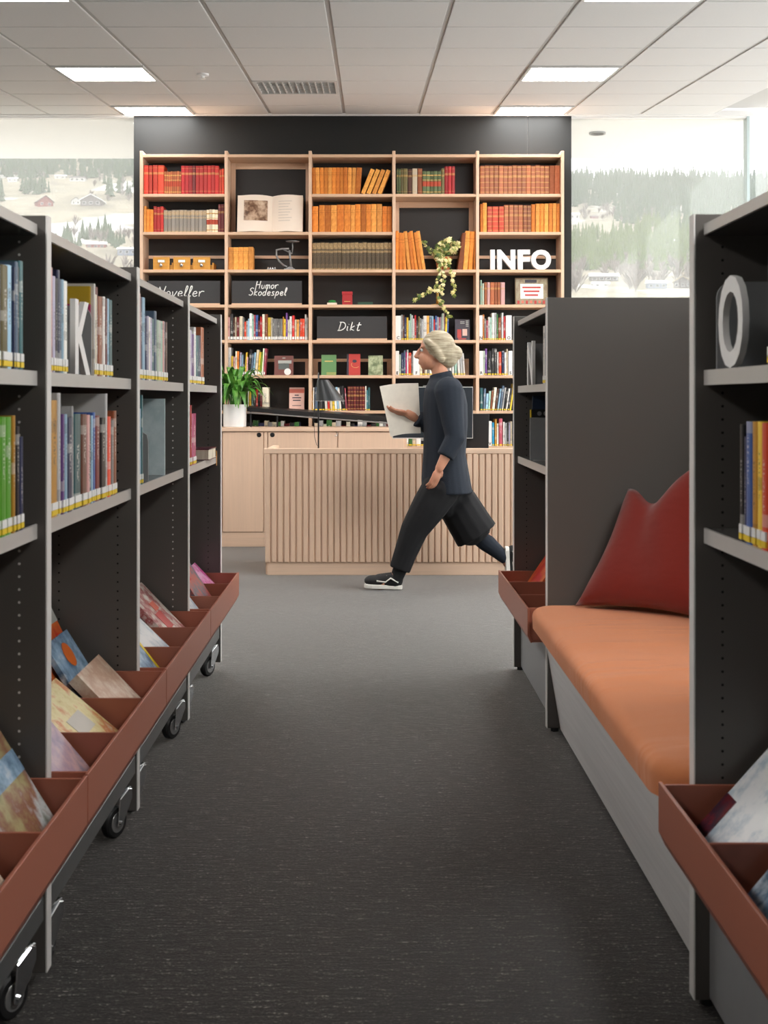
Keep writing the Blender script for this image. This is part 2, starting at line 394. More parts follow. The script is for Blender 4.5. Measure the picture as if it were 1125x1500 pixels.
# air vent: dark box with a lattice of blades
x = .416+W*VENT[0]; y0, y1 = edges[VENT[1]+1], edges[VENT[1]]; ym = (y0+y1)/2
vt = thing('ceiling_vent', 'square white ceiling air vent with a lattice of small blades', 'air vent', (x+W/2, ym, zc(ym)))
part('backing', slab(x+.012, x+W-.012, y0+.004, y1-.004, .03, .04), M['grid'], vt)
for a in range(4):
    q = [(x+.012, x+W-.012, y0+.004, y0+.03), (x+.012, x+W-.012, y1-.03, y1-.004), (x+.012, x+.035, y0+.03, y1-.03), (x+W-.035, x+W-.012, y0+.03, y1-.03)][a]
    part('frame_bar', slab(*q, -.004, .02), M['lampframe'], vt)
for k in range(1, 12):
    xx = x+.035+(W-.07)*k/12
    part('blade', slab(xx-.004, xx+.004, y0+.03, y1-.03, 0, .028), M['lampframe'], vt)
for k in range(1, 5):
    yy = y0+.03+(y1-y0-.06)*k/5
    part('cross_blade', slab(x+.035, x+W-.035, yy-.004, yy+.004, .002, .028), M['lampframe'], vt)
yy = 8.3; xx = (297-540)*yy/1800
mb = MB().lathe([(.032,.012),(.04,.008),(.042,0),(.042,-.012),(.03,-.016),(.012,-.017),(.012,-.03),(.02,-.033),(.018,-.036)], 20, (xx, yy, zc(yy)-.0))
single('smoke_detector', mb, M['white'], 'small round white smoke detector on the ceiling tiles', 'smoke detector', smooth=True)

# back wall: black panel behind the bookcase, low parapets, windows either side
zt = zc(YB)
wb = thing('wall_back', 'black panelled wall behind the tall bookcase', 'wall', (0, YB, 0), kind='structure')
xw0, xw1 = (196-540)*YB/1800, (837-540)*YB/1800
xs_ = (773-540)*YB/1800
mb = MB(); mb.box((xw0, YB, 0), (xs_-.003, YB+.22, zt-.012)); part('wall_panel', mb, M['blackwall'], wb)
mb = MB(); mb.box((xs_+.003, YB, 0), (xw1, YB+.22, zt-.012)); part('wall_panel', mb, M['blackwall'], wb)
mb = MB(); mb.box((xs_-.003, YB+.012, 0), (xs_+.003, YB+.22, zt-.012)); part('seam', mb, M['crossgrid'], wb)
mb = MB(); mb.box((XL, YB+.02, 0), (xw0, YB+.2, .75)); struct('wall_left_parapet', mb, M['whitewall'], 'low white wall under the barn window', 'wall')
mb = MB(); mb.box((xw1, YB+.02, 0), (XR_+.2, YB+.2, .75)); struct('wall_right_parapet', mb, M['whitewall'], 'low white wall under the forest window', 'wall')
def window(name, label, x0, x1, posts):
    w = thing(name, label, 'window', ((x0+x1)/2, YB+.08, .75), kind='structure')
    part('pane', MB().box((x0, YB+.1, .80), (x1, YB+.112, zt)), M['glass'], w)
    part('window_sill', MB().box((x0, YB-.05, .75), (x1, YB+.2, .80)), M['white'], w)
    part('head_frame', MB().box((x0, YB+.06, zt-.012), (x1, YB+.15, zt+.05)), M['white'], w)
    for p in posts: part('post', MB().box((p-.012, YB+.05, .80), (p+.012, YB+.15, zt)), M['glassedge'], w)
    return w
window('window_1', 'large window onto the snowy hillside with the red barn', XL, xw0-.006, [XL+.03])
window('window_2', 'large window onto the forested hillside and grey houses', xw1+.006, XR_, [XR_-.02])
# the glazed side wall that meets the forest window at the corner
w3 = thing('window_3', 'glazed side wall meeting the forest window, near run added unseen for daylight', 'window', (XR_, 7.2, 0), kind='structure')
part('pane', MB().box((XR_+.03, 1.4, .1), (XR_+.042, YB+.02, zt)), M['glass'], w3)  # unseen run towards the camera added for side daylight in the aisle
part('window_sill', MB().box((XR_-.02, 1.4, 0), (XR_+.14, YB+.02, .1)), M['white'], w3)
for p in (1.45, 2.9, 4.4, 6.25, 8.25): part('post', MB().box((XR_-.02, p-.03, .1), (XR_+.08, p+.03, zc(p)+.02)), M['glassedge'], w3)
mb = MB(); mb.box((XL-.2, YF, 0), (XL, YB+.2, zt+.1)); struct('wall_left', mb, M['whitewall'], 'plain white side wall beyond the wheeled shelves', 'wall')
mb = MB(); mb.box((XR_, YF, 0), (XR_+.2, 1.4, zc(1.4)+.15)); struct('wall_right', mb, M['whitewall'], 'plain white side wall beyond the bench', 'wall')
mb = MB(); mb.box((XL-.2, YF-.2, 0), (XR_+.2, YF, zc(YF)+.2)); struct('wall_front', mb, M['whitewall'], 'plain white wall at the near end of the room', 'wall')
# roof overhang outside with a round downlight
ov = thing('roof_overhang', 'white roof overhang seen through the windows above the hillside', 'roof overhang', (0, 11.3, zt), kind='structure')
mb = MB(); mb.box((-9, YB+.14, zt-.01), (9, 12.25, zt+.25)); part('soffit', mb, M['white'], ov)
dl = MB().lathe([(.06,.0),(.06,-.012),(.075,-.014),(.075,0)], 20, ((875-540)*11.06/1800, 11.06, zt-.01))
single('downlight', dl, M['greymetal'], 'small round downlight in the outdoor roof overhang', 'downlight', smooth=False)
# ------------------------------------------------------------------ text and strokes
_tc = {}
def text_mesh(s, size, ext, off=0.0, mat=None, bevel=0.0):
    key = (s, size, ext, off, mat.name if mat else '')
    if key in _tc: return _tc[key]
    c = bpy.data.curves.new('lettering', 'FONT'); c.body = s; c.size = size; c.extrude = ext; c.offset = off; c.bevel_depth = bevel; c.resolution_u = 4
    c.align_x = 'CENTER'
    o = bpy.data.objects.new('lettering_tmp', c); COL.objects.link(o)
    dg = bpy.context.evaluated_depsgraph_get(); me = bpy.data.meshes.new_from_object(o.evaluated_get(dg))
    bpy.data.objects.remove(o); me.name = 'letter'
    me.materials.clear()
    if mat: me.materials.append(mat)
    _tc[key] = me; return me

STROKES = {
 'N': (.62, [[(.02,0),(.1,.95)],[(.1,.95),(.44,.02)],[(.44,.02),(.6,1.02)]]), 'H': (.62, [[(.05,1),(0,0)],[(.52,1.02),(.46,0)],[(.02,.5),(.5,.55)]]),
 'S': (.5, [[(.46,.88),(.3,1),(.1,.88),(.12,.66),(.36,.48),(.42,.24),(.24,.02),(.0,.1)]]), 'D': (.66, [[(.12,.98),(.06,.02)],[(-.04,.0),(.3,.03),(.56,.3),(.58,.66),(.36,.95),(-.02,.98)]]),
 'o': (.42, [[(.2,.5),(.04,.36),(.04,.12),(.18,.0),(.34,.14),(.34,.38),(.2,.5)]]), 'v': (.4, [[(.02,.48),(.14,.0),(.38,.52)]]),
 'e': (.42, [[(.02,.24),(.32,.3),(.3,.46),(.16,.5),(.04,.36),(.04,.14),(.18,.0),(.4,.1)]]), 'l': (.26, [[(.02,.1),(.2,.7),(.2,.98),(.1,1.0),(.06,.6),(.08,.06),(.24,.06)]]),
 'r': (.42, [[(.02,.5),(.06,.0)],[(.06,.3),(.2,.5),(.42,.48)]]), 'u': (.46, [[(.04,.5),(.06,.1),(.2,.0),(.34,.14),(.36,.5),(.38,.02)]]),
 'm': (.62, [[(.02,.5),(.04,.0)],[(.04,.36),(.16,.5),(.26,.4),(.27,.0)],[(.27,.36),(.4,.5),(.5,.4),(.53,.0)]]), 'k': (.44, [[(.08,1),(.04,.0)],[(.36,.54),(.06,.24),(.4,.0)]]),
 'd': (.46, [[(.3,.44),(.14,.48),(.02,.24),(.12,.0),(.3,.12),(.4,1.0)],[(.32,.2),(.38,.0)]]), 's': (.38, [[(.32,.46),(.14,.48),(.08,.34),(.28,.2),(.26,.04),(.0,.02)]]),
 'p': (.46, [[(.08,.5),(.0,-.4)],[(.06,.34),(.22,.5),(.38,.34),(.26,.06),(.04,.06)]]), 'i': (.22, [[(.06,.5),(.06,.06),(.16,.02)],[(.12,.7),(.14,.74)]]),
 't': (.42, [[(.2,.96),(.14,.1),(.26,.0),(.36,.08)],[(.0,.62),(.42,.68)]]), ' ': (.3, []),
}
def handwriting(text, x0, x1, zb, h, y, rad=.0045):
    """chalk strokes on a sign face; one thin tube per stroke"""
    tot = sum(STROKES[c][0]+.1 for c in text); k = (x1-x0)/tot; mb = MB(); x = x0
    for c in text:
        w, st = STROKES[c]
        for s in st:
            P = [(x+(px+py*.18)*k, y, zb+py*h) for px, py in s]
            if len(P) > 2:   # smooth the stroke
                Q = []; V = [Vector(p) for p in P]
                for i in range(len(V)-1):
                    a, b, c_, d = V[max(i-1,0)], V[i], V[i+1], V[min(i+2, len(V)-1)]
                    for u in (0, .25, .5, .75):
                        Q.append(.5*((2*b)+(c_-a)*u+(2*a-5*b+4*c_-d)*u*u+(3*b-a-3*c_+d)*u**3))
                P = Q+[V[-1]]
            mb.tube(P, rad, 5)
        x += (w+.1)*k
    return mb

# ------------------------------------------------------------------ books
def book_meshes(t, h, d, hard=True):
    """cover (boards and rounded spine) and page block; spine towards -y, base at z 0"""
    c = min(.003, t*.16); rnd = min(.006, t*.3)
    prof = [(-t/2, d), (-t/2, rnd*.6), (-t*.38, rnd*.15), (0, 0), (t*.38, rnd*.15), (t/2, rnd*.6), (t/2, d), (t/2-c, d), (t/2-c, rnd+c), (-t/2+c, rnd+c), (-t/2+c, d)]
    mb = MB(); n = len(prof)
    mb.v = [(x, y, 0) for x, y in prof]+[(x, y, h) for x, y in prof]
    for i in range(n):
        j = (i+1) % n; mb.f.append((i, j, n+j, n+i))
    for o, rev in ((0, True), (n, False)):   # caps: spine cap and the two boards
        for q in ((0, 1, 9, 10), (1, 2, 3, 4, 5, 8, 9), (5, 6, 7, 8)):
            mb.f.append(tuple(o+i for i in (q if not rev else q[::-1])))
    e = .003 if hard else .0008
    pb = MB().box((-t/2+c, rnd+c, e), (t/2-c, d-.004, h-e))
    return mb, pb
COUNT = {}
def book(name, label, cat, group, loc, rot, t, h, d, color, mat, sticker=None, art=None, bookrot=None):
    e = thing(name, label, cat, loc, rot, group)
    cb, pb = book_meshes(t, h, d)
    cv = part('cover', cb, mat, e, local=True); cv.color = color
    part('pages', pb, M['pages'], e, local=True)
    w = t*.86
    if sticker:
        y0, y1 = .001, -.0012
        if sticker in ('y', 'wy'): part('genre_sticker', MB().box((-w/2, y1, .004), (w/2, .003, .014)), M['sticker_y'], e, local=True)
        if sticker in ('w', 'wy'):
            z0 = .015 if sticker == 'wy' else .006
            part('spine_label', MB().box((-w/2, y1, z0), (w/2, .003, z0+(.015 if sticker == 'wy' else .022))), M['sticker_w'], e, local=True)
    return e

# ------------------------------------------------------------------ the tall bookcase
YK = 10.10; KS = YK/1800                       # front plane of the bookcase
YBK = YK+.03; BS = YBK/1800                    # plane of the book spines
def kx(p): return (p-540)*KS
def kz(p): return CAMZ-(p-584)*KS
def bx(p): return (p-540)*BS
case = thing('bookcase', 'tall five-bay bookcase of pale wood with black back against the black wall', 'bookcase', (kx(515), YK+.15, 0))
UP = [207, 331.3, 454.3, 577, 699.5, 824]
SH = {k: kz(p) for k, p in zip(range(0, 9), (226, 284, 339.7, 394.8, 446.2, 498, 549.6, 601.6, 653.5))}   # shelf tops; 0 = top board
SH[9] = .49; SH[10] = .10
th = .0255
for i, p in enumerate(UP):
    part('upright', MB().box((kx(p)-th/2, YK-.004, 0), (kx(p)+th/2, YB-.002, kz(221))), M['casewoodz'], case, bevel=.002)
skip = {(1, 1), (3, 2)}
for b in range(5):
    xa, xb = kx(UP[b])+th/2, kx(UP[b+1])-th/2
    part('back_board', MB().box((xa, YB-.03, 0), (xb, YB-.004, kz(227))), M['blackback'], case)
    for s in range(0, 11):
        if (b, s) in skip: continue
        zt_ = SH[s]
        part('shelf' if s else 'top_board', MB().box((xa, YK, zt_-.024), (xb, YB-.031, zt_)), M['casewood'], case, bevel=.0015)
    for s, rows_ in ((3, (0, 1, 3, 4)), (6, (1, 2, 3))):      # wooden back rails
        if b in rows_:
            if (b, s) == (3, 3): xa, xb = xa+.037, xb-.037
            part('back_rail', MB().box((xa+.001, YB-.05, SH[s]+.118), (xb-.001, YB-.031, SH[s]+.143)), M['casewood'], case)
            if s == 6:
                for xx in (xa+.001, xb-.041): part('rail_post', MB().box((xx, YB-.05, SH[6]+.001), (xx+.04, YB-.031, SH[6]+.118)), M['casewoodz'], case)
for b, lo, hi in ((1, SH[2], SH[0]), (3, SH[3], SH[1])):      # back frame of the two tall compartments
    xa, xb = kx(UP[b])+th/2+.001, kx(UP[b+1])-th/2-.001
    for xx in (xa, xb-.036): part('rail_post', MB().box((xx, YB-.05, lo+.001), (xx+.036, YB-.031, hi-.026)), M['casewoodz'], case)
    part('back_rail', MB().box((xa+.037, YB-.05, hi-.075), (xb-.037, YB-.031, hi-.026)), M['casewood'], case)
BAY = ['first', 'second', 'third', 'fourth', 'fifth']
ROWN = {1: 'top', 2: 'second', 3: 'third', 4: 'fourth', 5: 'fifth', 6: 'sixth', 7: 'seventh', 8: 'eighth'}
KIND = {'leather': ('leather_bound_book', 'leather-bound book'), 'title': ('cloth_bound_book', 'cloth-bound book'), 'ribbed': ('antique_volume', 'ribbed antique volume'),
        'ornate': ('antique_volume', 'gilt antique volume'), 'label': ('antique_volume', 'banded antique volume'), 'print': ('paperback_book', 'book')}
def row(bay, shelf, items, default='print', sticker=None, spread=0.0):
    """items: (x0, x1, top, colour[, style[, lean degrees]]) in photograph columns, measured at the spine plane"""
    zs = SH[shelf]; n = 0; prev = -9
    for it in items:
        x0, x1, top, c = it[:4]; style = it[4] if len(it) > 4 and it[4] else default; lean = it[5] if len(it) > 5 else 0
        n += 1
        t_ = max(.006, (x1-x0)*BS-.0012); h = (CAMZ-(top-584)*BS)-zs
        if lean: h = h/math.cos(math.radians(lean)) - t_*abs(math.sin(math.radians(lean)))
        d = min(.21, max(.12, h*.72))*R.uniform(.93, 1.0); d = min(d, .205)
        nm, kd = KIND[style]
        lb = f'{c} {kd}, {nth(n)} from the left on {ROWN[shelf]} shelf of {BAY[bay]} bookcase bay'
        a = math.radians(lean); xm = bx((x0+x1)/2)
        lift = t_/2*abs(math.sin(a))
        book(nm, lb, 'book', f'books on the {ROWN[shelf]} shelf of the {BAY[bay]} bookcase bay', (xm, YBK-R.uniform(0, .008), zs+lift+.0004), (0, a, 0), t_, h, d, colr(c), BM[style],
             sticker if style == 'print' else None)
def ser(x0, x1, n, top, c, style=None, lean=0, j=.6):
    w = (x1-x0)/n; out = []
    for i in range(n):
        cc = c if isinstance(c, str) else c[i % len(c)]
        out.append((x0+i*w, x0+(i+1)*w, top+R.uniform(-j, j), cc, style, lean))
    return out
# bay 1
row(0, 1, [(211,217.4,242.3,'scarlet','title'),(217.6,223,242.3,'scarlet','title'),(223.7,230.8,242,'scarlet','title'),(231,240.5,242,'vermilion','title')]
    + ser(240.7,265.3,8,251.3,'chestnut','label') + [(265.5,271,243,'crimson','title'),(271,276.5,243,'crimson','title'),(276.5,282,243,'crimson','title'),(282,286.5,243,'maroon','title')]
    + ser(286.5,321,6,243,'red','title') + ser(321.3,328.4,2,248,'vermilion','title'))
row(0, 2, [(211,214.5,302,'amber','leather'),(214.5,219.5,307,'tan','leather'),(219.5,224.7,307,'tan','leather')] + ser(225,239.5,3,303,'red','title') + ser(239.8,302.3,11,308,'grey','ornate')
    + ser(302.5,319.3,4,307,'cream','label') + ser(319.5,328.4,2,300,'maroon','title'))
# bay 2
row(1, 3, ser(334.5,371,5,362,'amber','leather'))
def r5(sc, ox, oy, L): return [(ox+a/sc, ox+b/sc, oy+t_/sc)+tuple(r) for a, b, t_, *r in L]
row(1, 5, r5(8.33, 325, 440, [(70,100,205,'pink'),(103,136,165,'charcoal'),(138,160,210,'umber'),(160,180,205,'beige'),(181,213,205,'maroon'),(214,253,195,'cream'),(256,274,210,'grey'),(275,297,260,'vermilion'),(298,317,250,'silver'),
   (318,335,225,'sky-blue'),(336,367,160,'white'),(368,388,180,'mint'),(389,411,180,'rose'),(412,443,180,'blue'),(444,466,250,'maroon'),(467,490,200,'crimson'),(492,524,170,'ivory'),(526,558,170,'brown'),(560,597,210,'yellow'),(598,616,210,'cream')]
   + [(617+i*20.5, 637+i*20.5, 225, 'grey') for i in range(6)] + [(742,757,200,'ochre'),(758,780,230,'yellow'),(781,803,155,'purple'),(804,823,235,'ivory'),(826,855,195,'white'),(857,886,185,'red'),(887,911,235,'cream'),(912,941,235,'amber'),(942,953,240,'grey'),
   (954,981,225,'vermilion'),(982,1010,225,'vermilion'),(1012,1033,172,'white'),(1034,1048,210,'silver')]), sticker='w')
row(1, 6, r5(8.33, 325, 440, [(70,113,575,'silver'),(116,138,680,'yellow'),(139,163,690,'pink'),(165,185,622,'ivory'),(186,209,622,'orange'),(211,234,637,'lavender',None,2),(236,254,665,'sky-blue',None,2),(255,272,655,'black',None,2),(274,296,635,'yellow',None,4),
   (298,315,690,'pink',None,2),(318,349,600,'black',None,4),(351,372,650,'slate-blue',None,4),(374,396,635,'sky-blue',None,5),(399,430,602,'cream',None,5),(433,457,630,'yellow',None,5),(459,483,630,'lime',None,5),(485,503,586,'ivory',None,3),(505,525,586,'rose',None,4)]), sticker='w')
row(1, 7, r5(8.33, 325, 520, [(85,110,430,'white'),(115,150,420,'green'),(155,190,440,'navy'),(195,230,430,'cream'),(282,310,430,'navy'),(312,328,420,'white'),(330,357,440,'yellow'),(359,384,430,'teal'),(386,412,430,'charcoal'),(414,440,420,'red'),(441,465,430,'black'),(466,490,430,'maroon'),(492,570,395,'ivory')]), sticker='y')
TOPS = [('white',615),('black',620),('silver',616),('maroon',621),('ivory',619),('charcoal',618),('white',621),('green',616),('navy',620),('cream',617)]
def tops(bay, x0, x1):
    L = []; x = x0; i = R.randrange(10)
    while x < x1:
        w = R.uniform(4.5, 8.5); c, t_ = TOPS[i % 10]; i += R.randrange(1, 4)
        L.append((x, min(x+w, x1), t_+R.uniform(-1, 3), c)); x += w+.1
    row(bay, 8, L, sticker='y')
tops(1, 362, 440); tops(2, 460, 572)
# bay 3
row(2, 1, [(x0, x0+5.7, 245.6, c, 'leather', l) for x0, c, l in [(457.6,'tan',-2),(463.3,'amber',-2),(469.0,'tan',-1),(474.7,'tan',0),(480.4,'amber',0),(486.1,'tan',0),(491.8,'honey',0),(497.5,'tan',0),(503.2,'honey',0),(508.9,'amber',1),(514.6,'amber',2)]]
    + [(519.6,527.5,245.3,'honey','leather',4)] + [(528.5+8*i, 534.6+8*i, 247+i*.4, 'amber','leather',22) for i in range(4)])
row(2, 2, r5(8.65, 450, 230, [(62,140,625,'tan'),(150,222,612,'tan'),(223,300,612,'honey'),(301,374,612,'amber'),(375,465,605,'honey'),(467,549,605,'tan'),(550,607,608,'amber'),(608,678,600,'tan'),(680,743,600,'honey'),(744,807,600,'tan'),(808,878,597,'amber'),(880,948,597,'amber'),(950,1010,625,'honey'),(1012,1072,628,'honey')]), default='leather')
row(2, 3, ser(457,574.5,19,355,'black','ornate'))
row(2, 7, r5(7.03, 440, 540, [(119,128,225,'ochre'),(129,142,195,'white'),(150,178,190,'slate-blue'),(190,225,200,'charcoal'),(226,250,215,'black'),(255,282,195,'white',None,-4),(284,306,200,'red',None,-4),(308,332,205,'cream',None,-4),(334,355,200,'yellow',None,-4),(357,380,200,'white',None,-4),(382,402,190,'sky-blue',None,-5),(404,425,195,'white',None,-6),(430,466,178,'black',None,-6),(468,484,200,'rose',None,-4)]
    + [(486+30*i, 515+30*i, 183, 'maroon', 'ribbed') for i in range(6)] + [(667,680,180,'white'),(681,695,222,'turquoise'),(697,718,195,'teal')]), sticker='y')
# bay 4
row(3, 1, r5(3.41, 510, 160, [(242,252,297,'moss'),(253,262,300,'moss'),(263,272,297,'olive'),(273,297,297,'olive'),(298,319,300,'umber'),(320,345,297,'beige'),(347,370,297,'brown')]) + [(618.7+5.5*i, 624.1+5.5*i, 251, 'moss', 'label') for i in range(5)]
    + [(646.3,651,247,'olive','title'),(651.2,656.2,244,'crimson','title'),(656.3,661.2,244,'crimson','title'),(661.3,666.3,244,'crimson','title')], default='title')
row(3, 3, r5(8.65, 575, 330, [(40,76,72,'tan',None,0),(84,130,95,'honey',None,-2),(135,178,95,'tan',None,-4),(190,235,75,'amber',None,-6),(240,280,90,'honey',None,-7),(284,325,70,'tan',None,-8),(330,372,90,'tan',None,-8),(376,422,70,'amber',None,-9),
    (822,888,95,'brown',None,8),(893,952,70,'amber',None,4),(958,1012,80,'tan',None,3),(1026,1054,75,'tan',None,0)]), default='leather')
row(3, 5, r5(5.92, 570, 390, [(105,118,420,'grey'),(119,131,425,'umber'),(132,149,440,'navy'),(150,168,445,'yellow'),(169,181,470,'pale-green'),(182,193,415,'mint'),(194,207,425,'silver'),(208,220,455,'white'),(221,235,425,'crimson'),(236,252,470,'charcoal'),(253,265,435,'olive'),(266,280,450,'grey'),(281,296,460,'silver'),
    (297,326,430,'white'),(327,347,430,'amber'),(348,368,430,'slate-blue'),(369,384,432,'sky-blue'),(385,398,460,'red'),(399,417,430,'blue'),(418,430,440,'silver'),(431,444,445,'rose'),(445,458,440,'grey'),(459,473,410,'pale-green'),(474,480,410,'pink'),(482,498,440,'yellow',None,2),(500,511,455,'blue',None,2)]), sticker='y')
row(3, 6, r5(5.92, 570, 390, [(88,103,765,'pale-green'),(105,129,750,'navy'),(130,143,730,'slate-blue'),(144,154,745,'magenta'),(155,167,725,'white'),(168,193,750,'vermilion'),(194,205,765,'grey'),(268,288,740,'cream'),(290,306,760,'umber'),(308,330,750,'ivory'),(332,350,760,'grey'),(352,372,745,'white'),(374,396,755,'cream'),(398,414,740,'silver'),(416,440,760,'ivory'),
    (442,458,745,'white'),(460,480,760,'blue'),(482,500,745,'teal'),(502,520,755,'grey'),(522,540,760,'white'),(545,563,775,'white'),(566,588,750,'mint'),(596,620,750,'white',None,-4),(622,640,742,'silver',None,-4),(642,660,755,'white',None,-4)]), sticker='y')
row(3, 7, [(581+6.6*i, 587+6.6*i, 563+R.uniform(0,6), c) for i, c in enumerate(['cream','navy','white','charcoal','teal','ivory','grey','maroon','white','slate-blue','silver','black'])], sticker='y')
tops(3, 584, 690)
# bay 5
row(4, 1, ser(703.2,804.5,15,242.7,'chestnut','ribbed') + [(804.8,812,242.7,'brown','leather'),(812.2,820.3,242.7,'brown','leather')])
row(4, 2, r5(3.41, 510, 160, [(660,671,474,'honey'),(672,693,468,'amber'),(695,719,486,'vermilion','ribbed'),(720,750,486,'vermilion','ribbed'),(752,778,486,'vermilion','ribbed'),(779,802,478,'chestnut','ribbed'),(803,826,478,'chestnut','ribbed'),(827,849,478,'chestnut','ribbed'),(850,873,478,'chestnut','ribbed'),(874,893,480,'brown','ribbed'),(894,914,480,'brown','ribbed'),
    (915,934,475,'honey'),(936,957,472,'amber'),(958,978,472,'tan'),(979,1000,472,'amber'),(1002,1021,470,'tan'),(1022,1040,470,'amber'),(1041,1057,472,'tan')]), default='leather')
row(4, 4, r5(3.41, 510, 380, [(660,668,103,'mint'),(669,679,120,'pale-green'),(680,693,115,'chestnut'),(694,708,115,'pink'),(710,729,115,'chestnut'),(730,745,115,'brown'),(746,760,115,'chestnut'),(762,783,115,'pink')]), default='title')
row(4, 5, r5(5.92, 570, 390, [(812,825,420,'honey'),(826,840,455,'grey'),(842,858,470,'rose'),(859,874,440,'white'),(875,888,445,'mint'),(890,915,405,'white'),(916,932,405,'silver'),(934,944,415,'green'),(946,972,445,'brown'),(974,991,405,'silver'),(993,1009,435,'crimson')]), sticker='y')
row(4, 6, r5(5.92, 570, 390, [(818,830,735,'pale-green'),(831,850,715,'purple'),(852,885,735,'black'),(888,910,715,'charcoal'),(911,934,712,'charcoal'),(936,948,745,'white'),(950,974,742,'vermilion'),(976,998,735,'navy'),(1000,1016,748,'white'),(1017,1030,718,'beige')]), sticker='y')
row(4, 7, r5(7.03, 640, 540, [(446,474,200,'teal'),(476,498,205,'slate-blue',None,2),(500,524,255,'sky-blue',None,3),(527,545,230,'mint',None,4),(548,562,225,'brown',None,5),(566,592,192,'ivory',None,6),(596,612,210,'umber',None,7),(618,636,205,'sky-blue',None,8),(640,660,175,'slate-blue',None,8),(664,682,195,'silver',None,8),(686,704,195,'black',None,8),(708,724,205,'white',None,8),(727,744,200,'charcoal',None,8),(747,764,155,'yellow',None,8)]), sticker='y')
row(4, 8, r5(7.03, 640, 540, [(568,592,556,'cyan'),(596,616,520,'ochre'),(618,634,565,'white'),(640,676,515,'rose'),(680,698,550,'white'),(702,718,560,'silver'),(722,738,560,'charcoal'),(740,754,556,'lavender'),(756,776,545,'beige'),(780,800,550,'teal'),(804,826,540,'white')]), sticker='y')
# white index blocks with a black letter
def index_block(ch, bay, shelf, x0, x1, top):
    zs = SH[shelf]; w = (x1-x0)*BS-.0015; h = (CAMZ-(top-584)*BS)-zs; xm = bx((x0+x1)/2)
    e = thing('index_block', f'white index block marked {ch} on {ROWN[shelf]} shelf of {BAY[bay]} bookcase bay', 'shelf marker', (xm, YBK-.006, zs), group='white letter blocks between the books')
    part('body', MB().box((xm-w/2, YBK-.006, zs+.0004), (xm+w/2, YBK+.12, zs+h)), M['white'], e, bevel=.002)
    o = put('letter', text_mesh(ch, .034, .0006, .0006, M['black']), e, True); o.location = (0, -.0014, .008); o.rotation_euler = (PI/2, 0, 0)
index_block('C', 3, 5, 579.2, 587.4, 462.6); index_block('E', 3, 6, 579.2, 584.7, 514); index_block('F', 3, 6, 605, 614.8, 514)
index_block('N', 4, 5, 702, 706.9, 462); index_block('O', 4, 5, 740.8, 749.5, 462); index_block('R', 4, 6, 702, 707.8, 514); index_block('S', 4, 6, 744.5, 750.5, 514)
index_block('V', 4, 8, 714.8, 720.4, 617); index_block('U', 4, 8, 702, 707.5, 617)
# ------------------------------------------------------------------ things standing in the bookcase
# three card drawers
M['ochrewood'] = wood('ochre_wood', rgb(214,152,62), 'X', .85)
for i, (a, b) in enumerate(((224.3, 248.5), (254, 278.8), (283, 308))):
    x0, x1 = bx(a), bx(b); z0 = SH[3]+.0005; z1 = z0+.105; y0 = YBK-.004
    e = thing('card_drawer', f'{nth(i+1)} of three ochre wooden card drawers counted from the window', 'card drawer', ((x0+x1)/2, y0, z0), group='card drawers on the third bookcase shelf')
    part('front', MB().box((x0, y0, z0), (x1, y0+.014, z1)), M['ochrewood'], e, bevel=.002)
    part('side', MB().box((x0+.004, y0+.015, z0), (x0+.014, y0+.2, z0+.06)), M['ochrewood'], e)
    part('side', MB().box((x1-.014+.03, y0+.015, z0), (x1-.004+.03, y0+.2, z0+.06)), M['ochrewood'], e)
    part('bottom', MB().box((x0+.014, y0+.015, z0), (x1+.016, y0+.2, z0+.008)), M['ochrewood'], e)
    part('back', MB().box((x0+.014, y0+.185, z0+.008), (x1+.016, y0+.2, z0+.06)), M['ochrewood'], e)
    xm = (x0+x1)/2
    part('label_holder', MB().box((xm-.034, y0-.004, z0+.056), (xm+.034, y0, z0+.086)), M['brass'], e, bevel=.002)
    part('label_card', MB().box((xm-.027, y0-.0055, z0+.061), (xm+.027, y0-.004, z0+.081)), M['white'], e)
    part('pull', MB().lathe([(.006,0),(.007,.012),(.014,.016),(.015,.022),(.008,.027)], 14).move(Matrix.Translation((xm, y0, z0+.036)) @ Matrix.Rotation(PI/2, 4, 'X')), M['chrome'], e, smooth=True)
# blackboard signs
def sign(label, bay, shelf, a, b, top, words_, ledge=True):
    x0, x1 = bx(a), bx(b); z0 = SH[shelf]+.0005; z1 = CAMZ-(top-584)*BS; y = YBK+.02
    e = thing('blackboard_sign', label, 'sign', ((x0+x1)/2, y, z0), group='chalk signs in the bookcase')
    part('board', MB().box((x0, y, z0), (x1, y+.012, z1)), M['sign'], e, bevel=.001)
    part('ledge', MB().box((x0, y-.012, z0), (x1, y, z0+.014)), M['casewood'], e)
    for w, u0, u1, zb, h in words_:
        part('lettering', handwriting(w, bx(u0), bx(u1), CAMZ-(zb-584)*BS, h*BS, y-.002, .0042), M['chalk'], e, smooth=True)
sign('black chalkboard sign reading Noveller, partly behind the wheeled shelves', 0, 4, 214, 322, 411, [('Noveller', 229, 299, 434, 15)])
sign('black chalkboard sign reading Humor Skodespel on fourth bookcase shelf', 1, 4, 339, 442, 411, [('Humor', 374, 408, 422.5, 11), ('Skodespel', 364, 420, 432.5, 11)])
sign('black chalkboard sign reading Dikt on fifth bookcase shelf', 2, 5, 464, 567, 463.2, [('Dikt', 495, 529, 484, 12.5)])
